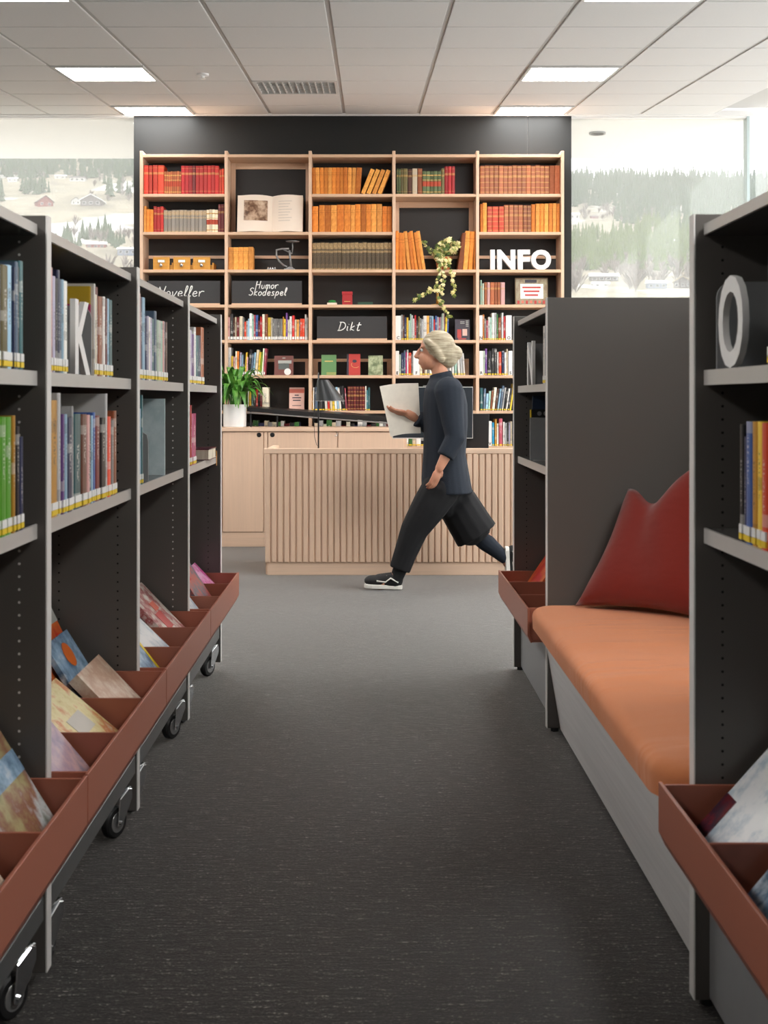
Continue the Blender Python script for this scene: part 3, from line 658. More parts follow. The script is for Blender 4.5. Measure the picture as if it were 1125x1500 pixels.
# open art book
e = thing('open_book', 'large open picture book with a sepia engraving on its left page', 'open book', (bx(395), YBK+.05, SH[2]))
x0, xm, x1 = bx(347), bx(397.5), bx(443); z0 = SH[2]+.0005; zt0 = CAMZ-(283.5-584)*BS; hh = zt0-z0
M['paper'] = flat('aged_paper', rgb(238,222,205), .8, var=.02)
def page(xa, xb, curl):
    mb = MB(); n = 10; yy = lambda u: YBK+.03+.035*(1-math.sin(PI*min(1, u*.9+.1)))*1.0
    for i in range(n+1):
        u = i/n; x = xm+(xb-xm)*u; dep = .02*math.exp(-u*5)+.016*(1-u)
        zl = .012*math.sin(PI*min(1, u*1.15))*curl
        for (zz, ly) in ((z0+.006+zl*.5, 0), (zt0-.004+zl*.6, .06)):
            mb.v.append((x, YBK+.03-.03*math.sin(PI*u*.8)+ly+dep, zz))
    for i in range(n): mb.f.append((2*i, 2*i+2, 2*i+3, 2*i+1))
    k = len(mb.v); off = .012
    for v in list(mb.v): mb.v.append((v[0], v[1]+off, v[2]))
    for i in range(n): mb.f.append((k+2*i, k+2*i+1, k+2*i+3, k+2*i+2))
    for i in range(n):
        mb.f.append((2*i, k+2*i, k+2*i+2, 2*i+2)); mb.f.append((2*i+1, 2*i+3, k+2*i+3, k+2*i+1))
    mb.f.append((2*n, k+2*n, k+2*n+1, 2*n+1)); mb.f.append((0, 1, k+1, k)); return mb
part('left_page', page(xm, x0, 1), M['paper'], e, smooth=False, angle=30); part('right_page', page(xm, x1, 1), M['paper'], e, angle=30)
mb = MB(); mb.hexa([(x0-.002, YBK+.085, z0),(x1+.002, YBK+.085, z0),(x1+.002, YBK+.09, z0),(x0-.002, YBK+.09, z0),(x0-.002, YBK+.145, zt0-.01),(x1+.002, YBK+.145, zt0-.01),(x1+.002, YBK+.15, zt0-.01),(x0-.002, YBK+.15, zt0-.01)])
part('cover', mb, flat('open_book_cover', rgb(150,110,75), .6), e)
M['sepia'] = cover_art('sepia_engraving', [rgb(70,48,36), rgb(120,88,66), rgb(190,160,135), rgb(214,190,165)], 16)
def on_page(a, b, ta, tb, dy):   # thin plate following the curve of a page
    m = MB(); n = 8
    for i in range(n+1):
        x = bx(a+(b-a)*i/n); u = abs(x-xm)/abs((x0 if x < xm else x1)-xm)
        for q in (tb, ta):
            z = CAMZ-(q-584)*BS; v = (z-z0)/hh
            y = YBK+.03-.03*math.sin(PI*u*.8)+.06*v+.02*math.exp(-u*5)+.016*(1-u)-dy
            m.v += [(x, y, z), (x, y+.003, z)]
    for i in range(n):
        q = 4*i; m.f += [(q, q+4, q+6, q+2), (q+1, q+3, q+7, q+5), (q, q+1, q+5, q+4), (q+2, q+6, q+7, q+3)]
    m.f += [(0, 2, 3, 1), (4*n, 4*n+1, 4*n+3, 4*n+2)]
    return m
part('engraving', on_page(356.5, 391, 291.5, 322, .003), M['sepia'], e)
M['ink'] = flat('grey_ink', rgb(214,200,186), .8)
for k in range(8): part('text_line', on_page(407, 427-(k % 3)*2.5, 292+k*4.2, 293.2+k*4.2, .003), M['ink'], e)
# old postal scale
ec = thing('letter_scale', 'small antique metal letter scale with curved quadrant and tray', 'letter scale', (bx(424), YBK+.03, SH[3])); ys = YBK+.03; z0 = SH[3]
def sp(px, py): return (bx(px), ys, CAMZ-(py-584)*BS)
part('base', MB().box((bx(416), ys-.03, z0+.0005), (bx(431.5), ys+.03, z0+.012)).hexa([(bx(418),ys-.015,z0+.012),(bx(430),ys-.015,z0+.012),(bx(430),ys+.015,z0+.012),(bx(418),ys+.015,z0+.012),(bx(423),ys-.008,z0+.03),(bx(428),ys-.008,z0+.03),(bx(428),ys+.008,z0+.03),(bx(423),ys+.008,z0+.03)]), M['greymetal'], ec)
part('column', MB().tube([sp(426,390), sp(424.5,376), sp(423.5,366)], [.010,.008,.009], 8), M['greymetal'], ec, smooth=True)
part('quadrant', MB().tube([sp(423,363.5), sp(413,363.8), sp(404.5,365.5), sp(404.5,374), sp(408.5,382), sp(415,388), sp(420,390.5)], .008, 6), M['greymetal'], ec, smooth=True)
part('arm', MB().tube([sp(413.5,363.8), sp(421,368), sp(427.5,371)], .006, 6), M['greymetal'], ec, smooth=True)
part('spindle', MB().tube([sp(427.5,371), sp(428.5,362), sp(428,354)], .006, 6), M['greymetal'], ec, smooth=True)
part('tray', MB().lathe([(.01,-.004),(.05,-.003),(.058,.003),(.05,.001)], 20, sp(428.5, 353.5)), M['greymetal'], ec, smooth=True)
eb = thing('scale_weight_rack', 'tiny metal rack of scale weights beside the letter scale', 'weight rack', (bx(397), ys, z0))
part('base', MB().box((bx(390.5), ys-.02, z0+.0005), (bx(404), ys+.02, z0+.008)), M['greymetal'], eb)
for k in range(4): part('weight', MB().lathe([(.009,0),(.009,.012),(.004,.014),(.006,.02)], 10, (bx(392.5+k*3.3), ys, z0+.008)), M['chrome'], eb, smooth=True)
# standing cover-out books
def facing(name, label, bay, shelf, a, b, top, matl, group='books shown cover-out in the bookcase', tilt=9, thick=.018, yoff=.05, side=None):
    x0, x1 = bx(a), bx(b); z0 = SH[shelf]+.0006; h = (CAMZ-(top-584)*BS-z0)/math.cos(math.radians(tilt)); xm = (x0+x1)/2; w = x1-x0
    e = thing(name, label, 'book', (xm, YBK+yoff, z0), (-math.radians(tilt), 0, 0), group)
    part('cover', MB().box((-w/2, 0, 0), (w/2, .003, h)).box((-w/2, thick-.003, 0), (w/2, thick, h)).box((-w/2, .003, 0), (-w/2+.003, thick-.003, h)), matl, e, local=True)
    part('pages', MB().box((-w/2+.003, .003, .003), (w/2-.004, thick-.003, h-.003)), M['pages'], e, local=True)
    def plate(nm, u0, u1, v0, v1, m, t_=.0012): return part(nm, MB().box((-w/2+u0*w, -t_, v0*h), (-w/2+u1*w, -.0001, v1*h)), m, e, local=True)
    return e, plate, w, h
F = {k: flat('cover_'+k, rgb(*c), .45, var=.05) for k, c in {'brown': (118,66,58), 'green': (96,140,88), 'redb': (188,58,50), 'dark': (58,50,62), 'pinkb': (226,186,172), 'salmon': (216,112,92), 'darkgreen': (44,78,60), 'gold': (214,188,110), 'photo': (176,178,172), 'greyb': (92,98,96), 'redbox': (170,40,44), 'emerald': (40,130,60)}.items()}
e, pl, w, h = facing('hardcover_book', 'brown cover-out book with a photo and white round sticker', 1, 6, 401, 429, 520.6, F['brown'])
pl('photo', .22, .78, .3, .62, F['greyb']); pl('photo_roof', .2, .9, .6, .76, F['photo']); pl('title_line', .42, .58, .86, .9, F['photo'])
part('round_sticker', MB().lathe([(.001,0),(.028,0),(.028,.001),(.001,.001)], 20).move(Matrix.Translation((w*.2, -.0014, h*.18)) @ Matrix.Rotation(PI/2, 4, 'X')), M['white'], e, local=True)
e, pl, w, h = facing('hardcover_book', 'pale pink cover-out book with salmon band on seventh bookcase shelf', 1, 7, 423, 445, 567.5, F['pinkb'], thick=.03)
pl('band', 0, 1, .76, .93, F['salmon'])
for v, u in ((.64, .14), (.53, .3), (.42, .26), (.2, .3)): pl('title_line', .5-u, .5+u, v, v+.045 if v > .3 else v+.025, F['dark'])
e, pl, w, h = facing('hardcover_book', 'green cover-out book with gold title beside the desk lamp top', 2, 6, 470.3, 492.3, 519.2, F['green'])
pl('title_line', .22, .78, .66, .71, F['gold']); pl('label_patch', .35, .98, .02, .15, flat('olive_patch', rgb(150,158,92), .5))
e, pl, w, h = facing('hardcover_book', 'red cover-out book with black emblem, middle of three', 2, 6, 510.8, 527.7, 518, F['redb'])
part('emblem', MB().lathe([(.001,0),(.018,0),(.018,.001),(.001,.001)], 16).move(Matrix.Translation((0, -.0014, h*.66)) @ Matrix.Rotation(PI/2, 4, 'X') @ Matrix.Diagonal((1,.75,1,1))), F['dark'], e, local=True)
part('curl', MB().tube([(w*.08+.034*math.cos(a_), -.001, h*.5+.026*math.sin(a_)) for a_ in [2.6+.25*i for i in range(13)]], .0014, 4), F['gold'], e, local=True)
part('spine', MB().box((-w/2-.016, 0, 0), (-w/2-.001, .018, h)), F['dark'], e, local=True)
facing('hardcover_book', 'pale green cover-out book with a misty hill picture', 2, 6, 539.6, 561, 520.3, ART['hills'])
e, pl, w, h = facing('hardcover_book', 'dark plum cover-out book with red and white figure', 3, 5, 667.5, 689, 467, F['dark'])
pl('figure', .14, .42, .12, .52, F['redb']); pl('figure_face', .5, .82, .22, .54, F['pinkb']); pl('figure_base', .2, .75, .04, .1, F['redb'])
for v in (.8, .87): pl('title_line', .35, .65, v, v+.03, F['photo'])
for v in (.66, .74, .82, .9): pl('side_line', .74, .92, v, v+.04, F['photo'])
# framed certificate
e, pl, w, h = facing('framed_certificate', 'framed decorated certificate with a white cartouche and red lines', 4, 4, 755.8, 804, 406, flat('olive_frame', rgb(120,100,72), .5), group='pictures in the bookcase', tilt=4, thick=.02)
e['category'] = 'framed picture'
pl('picture', .03, .97, .04, .96, cover_art('certificate_ground', [rgb(120,112,92), rgb(160,150,120), rgb(140,120,95), rgb(110,104,84)], 18)); pl('cartouche', .16, .86, .24, .78, M['white'], .002)
for v, a_, b_ in ((.62, .22, .78), (.48, .26, .74), (.34, .3, .7)): pl('red_line', a_, b_, v, v+.06, F['redb'], .003)
for k in range(7): pl('flower', .06+k*.13, .13+k*.13, .05+(k % 2)*.02, .17, F['salmon'] if k % 2 else F['redb'], .003)
pl('crest', .3, .66, .82, .93, F['dark'], .003); pl('easel_foot', .2, .8, .0, .03, F['photo'], .008)
# small boxes on the fourth shelf of bay 3
z0 = SH[4]+.0005; y = YBK+.03
def bxs(a, b, q0, q1, d): return MB().box((bx(a), y, q0), (bx(b), y+d, q1))
e = thing('red_gift_box', 'small upright red box on fourth bookcase shelf', 'box', (bx(508.5), y, z0))
part('body', bxs(501.2, 516, z0, z0+.09, .07), F['redbox'], e, bevel=.002); part('lid', MB().box((bx(500.8), y-.002, z0+.09), (bx(516.4), y+.072, z0+.113)), F['redbox'], e, bevel=.002); part('gilt_line', MB().box((bx(504), y-.001, z0+.028), (bx(513), y, z0+.033)), F['gold'], e)
e = thing('green_ornament', 'tiny glossy green ornament on a cream plinth beside red box', 'ornament', (bx(486), y, z0))
part('plinth', bxs(479, 493.4, z0, z0+.02, .05), M['paper'], e, bevel=.002); part('figure', MB().ball((bx(486.2), y+.025, z0+.03), (.034,.02,.014), 14, 8), F['emerald'], e, smooth=True)
e = thing('green_booklet', 'flat dark green booklet lying on fourth bookcase shelf', 'book', (bx(535), y, z0))
part('cover', MB().box((bx(524), y, z0), (bx(546.2), y+.13, z0+.003)).box((bx(524), y, z0+.022), (bx(546.2), y+.13, z0+.025)).box((bx(524), y, z0+.003), (bx(546.2), y+.003, z0+.022)), F['darkgreen'], e); part('pages', MB().box((bx(524.4), y+.0032, z0+.003), (bx(545.8), y+.127, z0+.022)), M['pages'], e)
# brass candlestick
yk = YBK+.02; e = thing('candlestick', 'thin brass candlestick on a round foot below the ivy', 'candlestick', (bx(641), yk, SH[4]))
part('foot', MB().lathe([(.05,0),(.052,.004),(.02,.008),(.012,.014)], 20, (bx(641), yk, SH[4]+.0005)), M['brass'], e, smooth=True); part('stem', MB().lathe([(.012,.012),(.010,.05),(.012,.06),(.010,.09),(.014,.098),(.010,.1)], 14, (bx(641), yk, SH[4])), M['brass'], e, smooth=True)
# INFO letters
for ch, a, b in (('I', 718.5, 725), ('N', 728.5, 755), ('F', 758.5, 776.5), ('O', 778, 807.5)):
    me = text_mesh(ch, .2, .022, .009, M['white']); xs2 = [v.co.x for v in me.vertices]; ys2 = [v.co.y for v in me.vertices]
    o = link('standing_letter', me); tag(o, f'white freestanding letter {ch} of the word INFO on third bookcase shelf', 'letter', 'white letters spelling INFO')
    wl = max(xs2)-min(xs2); hl = max(ys2)-min(ys2); tw = (b-a)*BS; thh = (394.8-365.2)*BS
    o.rotation_euler = (PI/2, 0, 0); o.scale = (tw/wl, thh/hl, 1)
    o.location = (bx(a)-min(xs2)*tw/wl, YBK+.024, SH[3]+.0008-min(ys2)*thh/hl)
# ivy in a terracotta pot
yi = YBK+.06; xi = bx(650); zi = SH[3]+.0005
e = thing('potted_ivy', 'variegated ivy in terracotta pot trailing down over two shelves', 'potted plant', (xi, yi, zi))
part('pot', MB().lathe([(.045,0),(.05,.002),(.064,.085),(.070,.086),(.070,.108),(.062,.108),(.06,.09)], 20, (xi-.0, yi, zi)), M['terracotta'], e, smooth=False, angle=40)
t = NT('ivy_leaf'); t.set(.45, 0, .4); oi = t.n('ShaderNodeObjectInfo'); f = t.noise(t.co('Object'), 60, 3); f = t.math('ADD', t.math('MULTIPLY', f, .5), t.math('MULTIPLY', oi.outputs['Random'], .5)); t.base(t.ramp(f, [(.3, rgb(70,92,36)), (.45, rgb(140,146,70)), (.55, rgb(222,206,136)), (.75, rgb(240,226,176))])); M['ivy'] = t.m; M['ivydark'] = flat('ivy_stem', rgb(70,80,36), .6)
rv = random.Random(5)
def ivyleaf(mb, p, s, up):
    out = [(0,-.5),(.28,-.32),(.55,-.35),(.38,.0),(.42,.3),(.14,.22),(0,.62),(-.14,.22),(-.42,.3),(-.38,.0),(-.55,-.35),(-.28,-.32)]
    a = rv.uniform(0, 2*PI); Mx = Matrix.Translation(p) @ Matrix.Rotation(rv.uniform(-.6,.6), 4, 'Z') @ Matrix.Rotation(PI/2+rv.uniform(-.7,.5), 4, 'X') @ Matrix.Rotation(PI+rv.uniform(-1,1), 4, 'Z')
    b = len(mb.v); mb.v.append(tuple(Mx @ Vector((0,0,.08*s)))); 
    for q in out: mb.v.append(tuple(Mx @ Vector((q[0]*s, q[1]*s, -.04*s))))
    for i in range(12): mb.f.append((b, b+1+i, b+1+(i+1) % 12))
vines = []
def ip(px, py, y=0.0): return Vector((bx(px), yi+y, CAMZ-(py-584)*BS))
vines.append([ip(646,380), ip(637,372,-.03), ip(630,366,-.05), ip(622,358,-.05), ip(620,353,-.05)])
vines.append([ip(648,380,-.05), ip(645,395,-.12), ip(641,408,-.13), ip(640,420,-.125), ip(641,430,-.12)])
vines.append([ip(652,380,-.05), ip(650,396,-.125), ip(648,410,-.13), ip(645,424,-.125), ip(645,440,-.12), ip(648,452,-.12), ip(655,463,-.1), ip(664,466,-.1)])
vines.append([ip(657,380,-.05), ip(660,397,-.125), ip(664,410,-.13), ip(663,425,-.12), ip(666,438,-.12)])
vines.append([ip(640,423,-.12), ip(630,426,-.11), ip(620,432,-.1), ip(611,437,-.1), ip(607,443,-.1)])
for v in vines:
    part('vine', MB().tube(v, .0028, 5), M['ivydark'], e, smooth=True)
    for i in range(len(v)-1):
        for k in range(4):
            u = k/4; p = v[i].lerp(v[i+1], u)+Vector((rv.uniform(-.018,.018), rv.uniform(-.015,.005), rv.uniform(-.012,.012)))
            mb = MB(); ivyleaf(mb, p, rv.uniform(.026,.042), 1); part('leaf', mb, M['ivy'], e)
for k in range(80):
    a = rv.uniform(0, 2*PI); rr = math.sqrt(rv.random()); p = ip(654+rr*math.cos(a)*19, 361+rr*math.sin(a)*13+ (4 if rr*math.cos(a) < -.4 else 0), -rv.uniform(-.05, .1))
    mb = MB(); ivyleaf(mb, p, rv.uniform(.03,.05), 1); part('leaf', mb, M['ivy'], e)
for k in range(30):
    p = ip(650+rv.uniform(-10, 9), 377+rv.uniform(-4, 14), -rv.uniform(.07, .1)); mb = MB(); ivyleaf(mb, p, rv.uniform(.028,.045), 1); part('leaf', mb, M['ivy'], e)

# ------------------------------------------------------------------ cabinet in front of the bookcase
YC = 9.70; CS = YC/1800
def cx(p): return (p-540)*CS
zct = CAMZ-(626-584)*CS
cab = thing('low_cabinet', 'low pale wood cabinet with round black finger holes before the bookcase', 'cabinet', (cx(420), YC+.18, 0))
xa, xb = cx(262), cx(596)
part('worktop', MB().box((xa-.01, YC-.01, zct-.032), (xb+.004, YC+.36, zct)), M['woodx'], cab, bevel=.002)
part('carcass', MB().box((xa, YC+.022, .0005), (xb, YC+.355, zct-.033)), M['wood'], cab)
part('plinth', MB().box((xa, YC+.004, .001), (xb, YC+.021, .115)), M['woodx'], cab, bevel=.001)
part('stile', MB().box((cx(386.8), YC+.002, .118), (cx(391.6), YC+.021, zct-.034)), M['wood'], cab)
for a, b, hp in ((264, 325, None), (326, 386, 379.5), (392.3, 494.6, 399), (495.2, 592, None)):
    d = part('door', MB().box((cx(a)+.002, YC, .119), (cx(b)-.002, YC+.021, zct-.037)), M['wood'], cab, bevel=.0015)
    if hp:
        zz = CAMZ-(637-584)*CS
        part('finger_hole', MB().lathe([(.0,0),(.0185,0),(.0185,.002),(.016,.002),(.016,.0005),(.0,.0005)], 20).move(Matrix.Translation((cx(hp), YC-.0002, zz)) @ Matrix.Rotation(PI/2, 4, 'X')), M['black'], d, smooth=False)
part('hook', MB().tube([(cx(492.5), YC-.003, CAMZ-(633-584)*CS), (cx(494), YC-.012, CAMZ-(636.5-584)*CS), (cx(492.5), YC-.014, CAMZ-(639-584)*CS), (cx(490), YC-.012, CAMZ-(638-584)*CS)], .003, 6), M['chrome'], cab, smooth=True)
# black sloping book rest on the cabinet
br = thing('sloping_rail', 'black sloping metal rail on posts along the cabinet top', 'rail', (cx(470), YC+.12, zct))
yr = YC+.1; RS = yr/1800
def rp(px, py, y=0): return Vector(((px-540)*RS, yr+y, CAMZ-(py-584)*RS))
A, B = rp(362, 597), rp(600, 613.5)
mb = MB(); mb.hexa([A+Vector((0,0,-.032)), B+Vector((0,0,-.04)), B+Vector((0,.14,-.03)), A+Vector((0,.14,-.02)), A, B, B+Vector((0,.14,.015)), A+Vector((0,.14,.015))]); part('top_plate', mb, M['black'], br, bevel=.002)
mb = MB(); mb.tube([A+Vector((0,-.004,-.04)), B+Vector((0,-.004,-.047))], .006, 6); part('lower_rod', mb, M['greymetal'], br)
for px, q in ((367, 601), (406, 604.3), (586, 617)):
    p = rp(px, q); part('post', MB().box((p.x-.006, yr+.01, zct+.0005), (p.x+.006, yr+.03, p.z-.005)), M['black'], br)
# leafy plant in white pot
yp = YC+.12; PS = yp/1800; xp = (344-540)*PS; zp = zct+.0005
e = thing('peace_lily', 'bushy green peace lily in a white cylindrical pot on the cabinet', 'potted plant', (xp, yp, zp))
part('pot', MB().lathe([(.088,0),(.092,.003),(.094,.178),(.09,.18),(.084,.178),(.082,.15),(.0,.15)], 32, (xp, yp, zp)), M['pot'], e, smooth=False, angle=40)
part('soil', MB().lathe([(.0,.151),(.081,.151),(.081,.152),(.0,.156)], 20, (xp, yp, zp)), flat('potting_soil', rgb(50,40,32), .95), e)
t = NT('lily_leaf'); t.set(.35, 0, .5); f = t.noise(t.co('Object', (14,14,14)), 1, 3); t.base(t.ramp(f, [(.3, rgb(46,98,36)), (.55, rgb(84,146,52)), (.75, rgb(130,182,84))])); M['lily'] = t.m
rl = random.Random(9)
def lilyleaf(az, reach, peak, droop, wid):
    d = Vector((math.cos(az), math.sin(az), 0)); s = Vector((-d.y, d.x, 0)); n = 8; base = Vector((xp, yp, zp+.15))+d*.03
    P = []
    for i in range(n+1):
        u = i/n; P.append(base + d*reach*u + Vector((0,0, peak*math.sin(u*PI*.62)*1.0 - droop*u*u)))
    mb = MB()
    for i in range(n+1):
        u = i/n; w = wid*(0 if u < .3 else math.sin(PI*((u-.3)/.7)**.8))+.0022
        c = P[i]; mb.v += [tuple(c-s*w+Vector((0,0,.25*w))), tuple(c), tuple(c+s*w+Vector((0,0,.25*w)))]
    for i in range(n):
        for k in (0, 1): mb.f.append((3*i+k, 3*i+k+1, 3*i+3+k+1, 3*i+3+k))
    part('leaf', mb, M['lily'], e, smooth=True)
for k in range(70):
    az = rl.uniform(0, 2*PI); lilyleaf(az, rl.uniform(.1,.24), rl.uniform(.2,.36), rl.uniform(.02,.26), rl.uniform(.02,.034))
lilyleaf(PI*.93, .16, .4, .02, .02); lilyleaf(-.05, .28, .28, .16, .022); lilyleaf(-.3, .22, .36, .1, .022)

# ------------------------------------------------------------------ reception desk with slatted front
YD = 8.13; DS = YD/1800
def dx(p): return (p-540)*DS
zd = CAMZ-(657-584)*DS; zd2 = CAMZ-(664.5-584)*DS; zpl = CAMZ-(824-584)*DS
desk = thing('reception_desk', 'pale wood reception desk with a vertically slatted front', 'desk', (dx(600), YD+.3, 0))
xa, xb = dx(387.5), 1.46
part('front_board', MB().box((xa+.004, YD+.0135, zpl-.004), (xb, YD+.05, zd2)), M['wood'], desk)
part('cap_rail', MB().box((xa-.006, YD-.002, zd2), (xb, YD+.052, zd)), M['woodx'], desk, bevel=.002)
part('plinth', MB().box((dx(391), YD+.014, .0005), (xb-.03, YD+.05, zpl-.004)), M['woodx'], desk, bevel=.001)
part('side_panel', MB().box((xa+.004, YD+.052, .0005), (xa+.04, YD+.74, zd-.004)), M['wood'], desk)
part('side_panel', MB().box((xb-.036, YD+.052, .0005), (xb, YD+.74, zd-.004)), M['wood'], desk)
part('worktop', MB().box((xa+.041, YD+.052, .70), (xb-.037, YD+.74, .73)), M['woodx'], desk)
pitch = .0417; k = 0; x = xa+.004; sl = None
while x+.033 < xb:
    if sl is None:
        sl = MB().box((0, 0, 0), (.0325, .013, zd2-zpl-.0005)).mesh('slat', M['wood'], bevel=.004)
    o = put('slat', sl, desk); o.location = (x, YD+.0003, zpl)
    x += pitch
# desk lamp
yl = YD+.17; LS = yl/1800
def lp(px, py, y=0): return Vector(((px-540)*LS, yl+y, CAMZ-(py-584)*LS))
lamp = thing('desk_lamp', 'black desk lamp with a slanted cone shade on a thin stem', 'desk lamp', (lp(466.5, 0).x, yl, .73))
part('base', MB().lathe([(.085,0),(.087,.004),(.084,.014),(.01,.018)], 28, (lp(466.5,0).x, yl, .7305)), M['black'], lamp, smooth=False, angle=35)
a = lp(466.5, 656); part('stem', MB().tube([(a.x, yl, .745), lp(466.5, 546)], .0052, 8), M['black'], lamp, smooth=True)
t0, t1, b0, b1 = lp(464.5, 556.5), lp(481.5, 556.5), lp(462.5, 587), lp(505.5, 587.5)
def ring(c, r, n=28): return [(c.x+r*math.cos(2*PI*i/n), c.y+r*math.sin(2*PI*i/n), c.z) for i in range(n)]
mb = MB(); n = 28; ct, rt = (t0+t1)/2, (t1-t0).x/2; cb, rb = (b0+b1)/2, (b1-b0).x/2
mb.v = ring(ct, rt)+ring(cb, rb)+ring(cb, rb-.003)+ring(ct-Vector((0,0,.004)), rt-.003)
for s_ in range(3):
    for i in range(n): mb.f.append((s_*n+i, s_*n+(i+1) % n, (s_+1)*n+(i+1) % n, (s_+1)*n+i)[::-1])
mb.f.append(tuple(range(n)))
M['shade'] = flat('black_satin_shade', rgb(30,33,35), .42, spec=.5)
part('shade', mb, M['shade'], lamp, angle=35); part('rim', MB().tube(ring(cb, rb)+[ring(cb, rb)[0]], .0022, 5), M['greymetal'], lamp, smooth=True)
part('cord', MB().tube([lp(464, 560,-.01), lp(461, 580,-.02), lp(460, 610,-.02), lp(461, 640,-.015), lp(464, 652,-.005), lp(466, 652.5)], .0018, 5), M['black'], lamp, smooth=True)
# monitor seen from behind, on a stand
ym = YD+.30; MS = ym/1800
def mp(px, py): return ((px-540)*MS, CAMZ-(py-584)*MS)
(x0, z1), (x1, z0) = mp(574.5, 566.5), mp(693, 642.5)
mon = thing('computer_monitor', 'flat black computer monitor with pale rim, seen from behind on the desk', 'monitor', ((x0+x1)/2, ym+.03, .73))
part('housing', MB().box((x0, ym, z0), (x1, ym+.022, z1)), flat('monitor_back', rgb(34,42,50), .35), mon, bevel=.006, seg=2)
part('rim', MB().tube([(x0+.003,ym+.001,z0+.003),(x1-.003,ym+.001,z0+.003),(x1-.003,ym+.001,z1-.003),(x0+.003,ym+.001,z1-.003),(x0+.003,ym+.001,z0+.003)], .0024, 5), M['edge'], mon)
part('screen', MB().box((x0+.01, ym+.0221, z0+.012), (x1-.01, ym+.024, z1-.01)), M['stone'], mon)
xm = (x0+x1)/2; part('neck', MB().box((xm-.03, ym-.02, .745), (xm+.03, ym-.001, (z0+z1)/2)), M['greymetal'], mon, bevel=.003); part('foot', MB().box((xm-.11, ym-.1, .7305), (xm+.11, ym+.09, .744)), M['greymetal'], mon, bevel=.004)
xc = mp(690, 0)[0]
wc = thing('webcam', 'tiny light grey webcam clipped on top of the monitor', 'webcam', (mp(662,0)[0], ym, z1)); part('body', MB().box((mp(656,0)[0], ym-.005, z1+.0005), (mp(676,0)[0], ym+.03, z1+.016)), M['greymetal'], wc, bevel=.004); part('clip', MB().box((mp(663,0)[0], ym-.008, z1-.02), (mp(668,0)[0], ym-.001, z1+.001)), M['greymetal'], wc)
# open laptop / small screen beside it
yq = YD+.36; QS = yq/1800
def qp(px, py): return ((px-540)*QS, CAMZ-(py-584)*QS)
(x0, z1), (x1, z0) = qp(676, 606), qp(716.5, 656)
lt = thing('laptop', 'dark laptop standing open on a dock beside the monitor', 'laptop', ((x0+x1)/2, yq, .73))
z0 = .757
part('lid', MB().hexa([(x0,yq,z0),(x1-.006,yq-.02,z0),(x1-.006,yq-.012,z0),(x0,yq+.008,z0),(x0,yq+.02,z1),(x1,yq,z1),(x1,yq+.008,z1),(x0,yq+.028,z1)]), M['black'], lt, bevel=.002)
part('keyboard_base', MB().box((x0-.03, yq+.03, .748), (x1, yq+.25, .762)), M['black'], lt, bevel=.003)
part('dock', MB().box((qp(672,0)[0], yq-.02, .7305), (qp(708,0)[0], yq+.22, .747)), M['greymetal'], lt, bevel=.003)
# ------------------------------------------------------------------ side shelving
def bx2(xa, xb, ya, yb, za, zb): return MB().box((min(xa,xb), ya, za), (max(xa,xb), yb, zb))
ZA, ZB = 1.224, .922          # tops of the two shelves
PT = .0165                    # half thickness of an upright
t = NT('dark_glossy_shelf'); t.set(.22, 0, .6); t.base(rgb(84,82,80)); M['shelftop'] = t.m
M['caststeel'] = M['chrome']
def holes(s, xf, y, z0, z1):
    mb = MB()
    for off in (.055, .217):
        z = z0
        while z < z1:
            x = xf+s*off; b = len(mb.v)
            mb.prism([(x+.0028*math.cos(a), y, z+.0028*math.sin(a)) for a in [2*PI*k/6 for k in range(6)]], (0, -.0006, 0)); z += .0255
    return mb
def upright(unit, s, xf, y, zb, zt, hole='hole', depth=.62):
    u = part('upright', bx2(xf+s*.003, xf+s*depth, y-PT, y+PT, zb, zt), M['panel'], unit, bevel=.0015)
    part('edge_strip', bx2(xf, xf+s*.0028, y-PT, y+PT, zb, zt), M['edge'], u)
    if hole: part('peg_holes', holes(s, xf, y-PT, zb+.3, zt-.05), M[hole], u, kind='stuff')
    return u
def shelf_board(unit, s, xf, y0, y1, zt, lip=.028, top=False):
    b = part('top_shelf' if top else 'shelf', bx2(xf+s*.022, xf+s*.3, y0+PT+.001, y1-PT-.001, zt-.02, zt), M['shelftop'], unit)
    m = MB(); xa, xb = xf+s*.016, xf+s*.0215
    m.hexa([(xa, y0+PT+.001, zt-lip),(xa, y1-PT-.012, zt-lip),(xb, y1-PT-.001, zt-lip),(xb, y0+PT+.001, zt-lip),(xa, y0+PT+.001, zt+.0005),(xa, y1-PT-.012, zt+.0005),(xb, y1-PT-.001, zt+.0005),(xb, y0+PT+.001, zt+.0005)])
    part('front_lip', m, M['shelf'], b)
def caster(unit, x, y, ang):
    c = part('caster', MB().lathe([(.012,.125),(.012,.14),(.02,.14),(.02,.125)], 12, (x, y, 0)), M['rubber'], unit)
    Mx = Matrix.Translation((x, y, 0)) @ Matrix.Rotation(ang, 4, 'Z')
    m = MB()
    for sx in (-1, 1):
        m.prism([(sx*.021, -.004, .125), (sx*.021, .034, .105), (sx*.021, .043, .034), (sx*.021, .024, .030), (sx*.021, -.02, .095), (sx*.021, -.02, .12)], (sx*.004, 0, 0))
    m.box((-.021, -.022, .108), (.021, .03, .126))
    part('fork', m.move(Mx), M['chrome'], c, bevel=.002)
    W2 = Mx @ Matrix.Translation((0, .03, .042)) @ Matrix.Rotation(PI/2, 4, 'Y')
    part('wheel', MB().lathe([(.03,-.014),(.038,-.013),(.042,-.008),(.042,.008),(.038,.013),(.03,.014)], 28).move(W2), M['rubber'], c, smooth=False, angle=35)
    part('hub', MB().lathe([(.026,-.0155),(.027,-.0145),(.027,.0145),(.026,.0155)], 20).move(W2), M['greymetal'], c)
    part('axle_bolt', MB().lathe([(.006,-.03),(.006,.03)], 8).move(W2), M['chrome'], c)
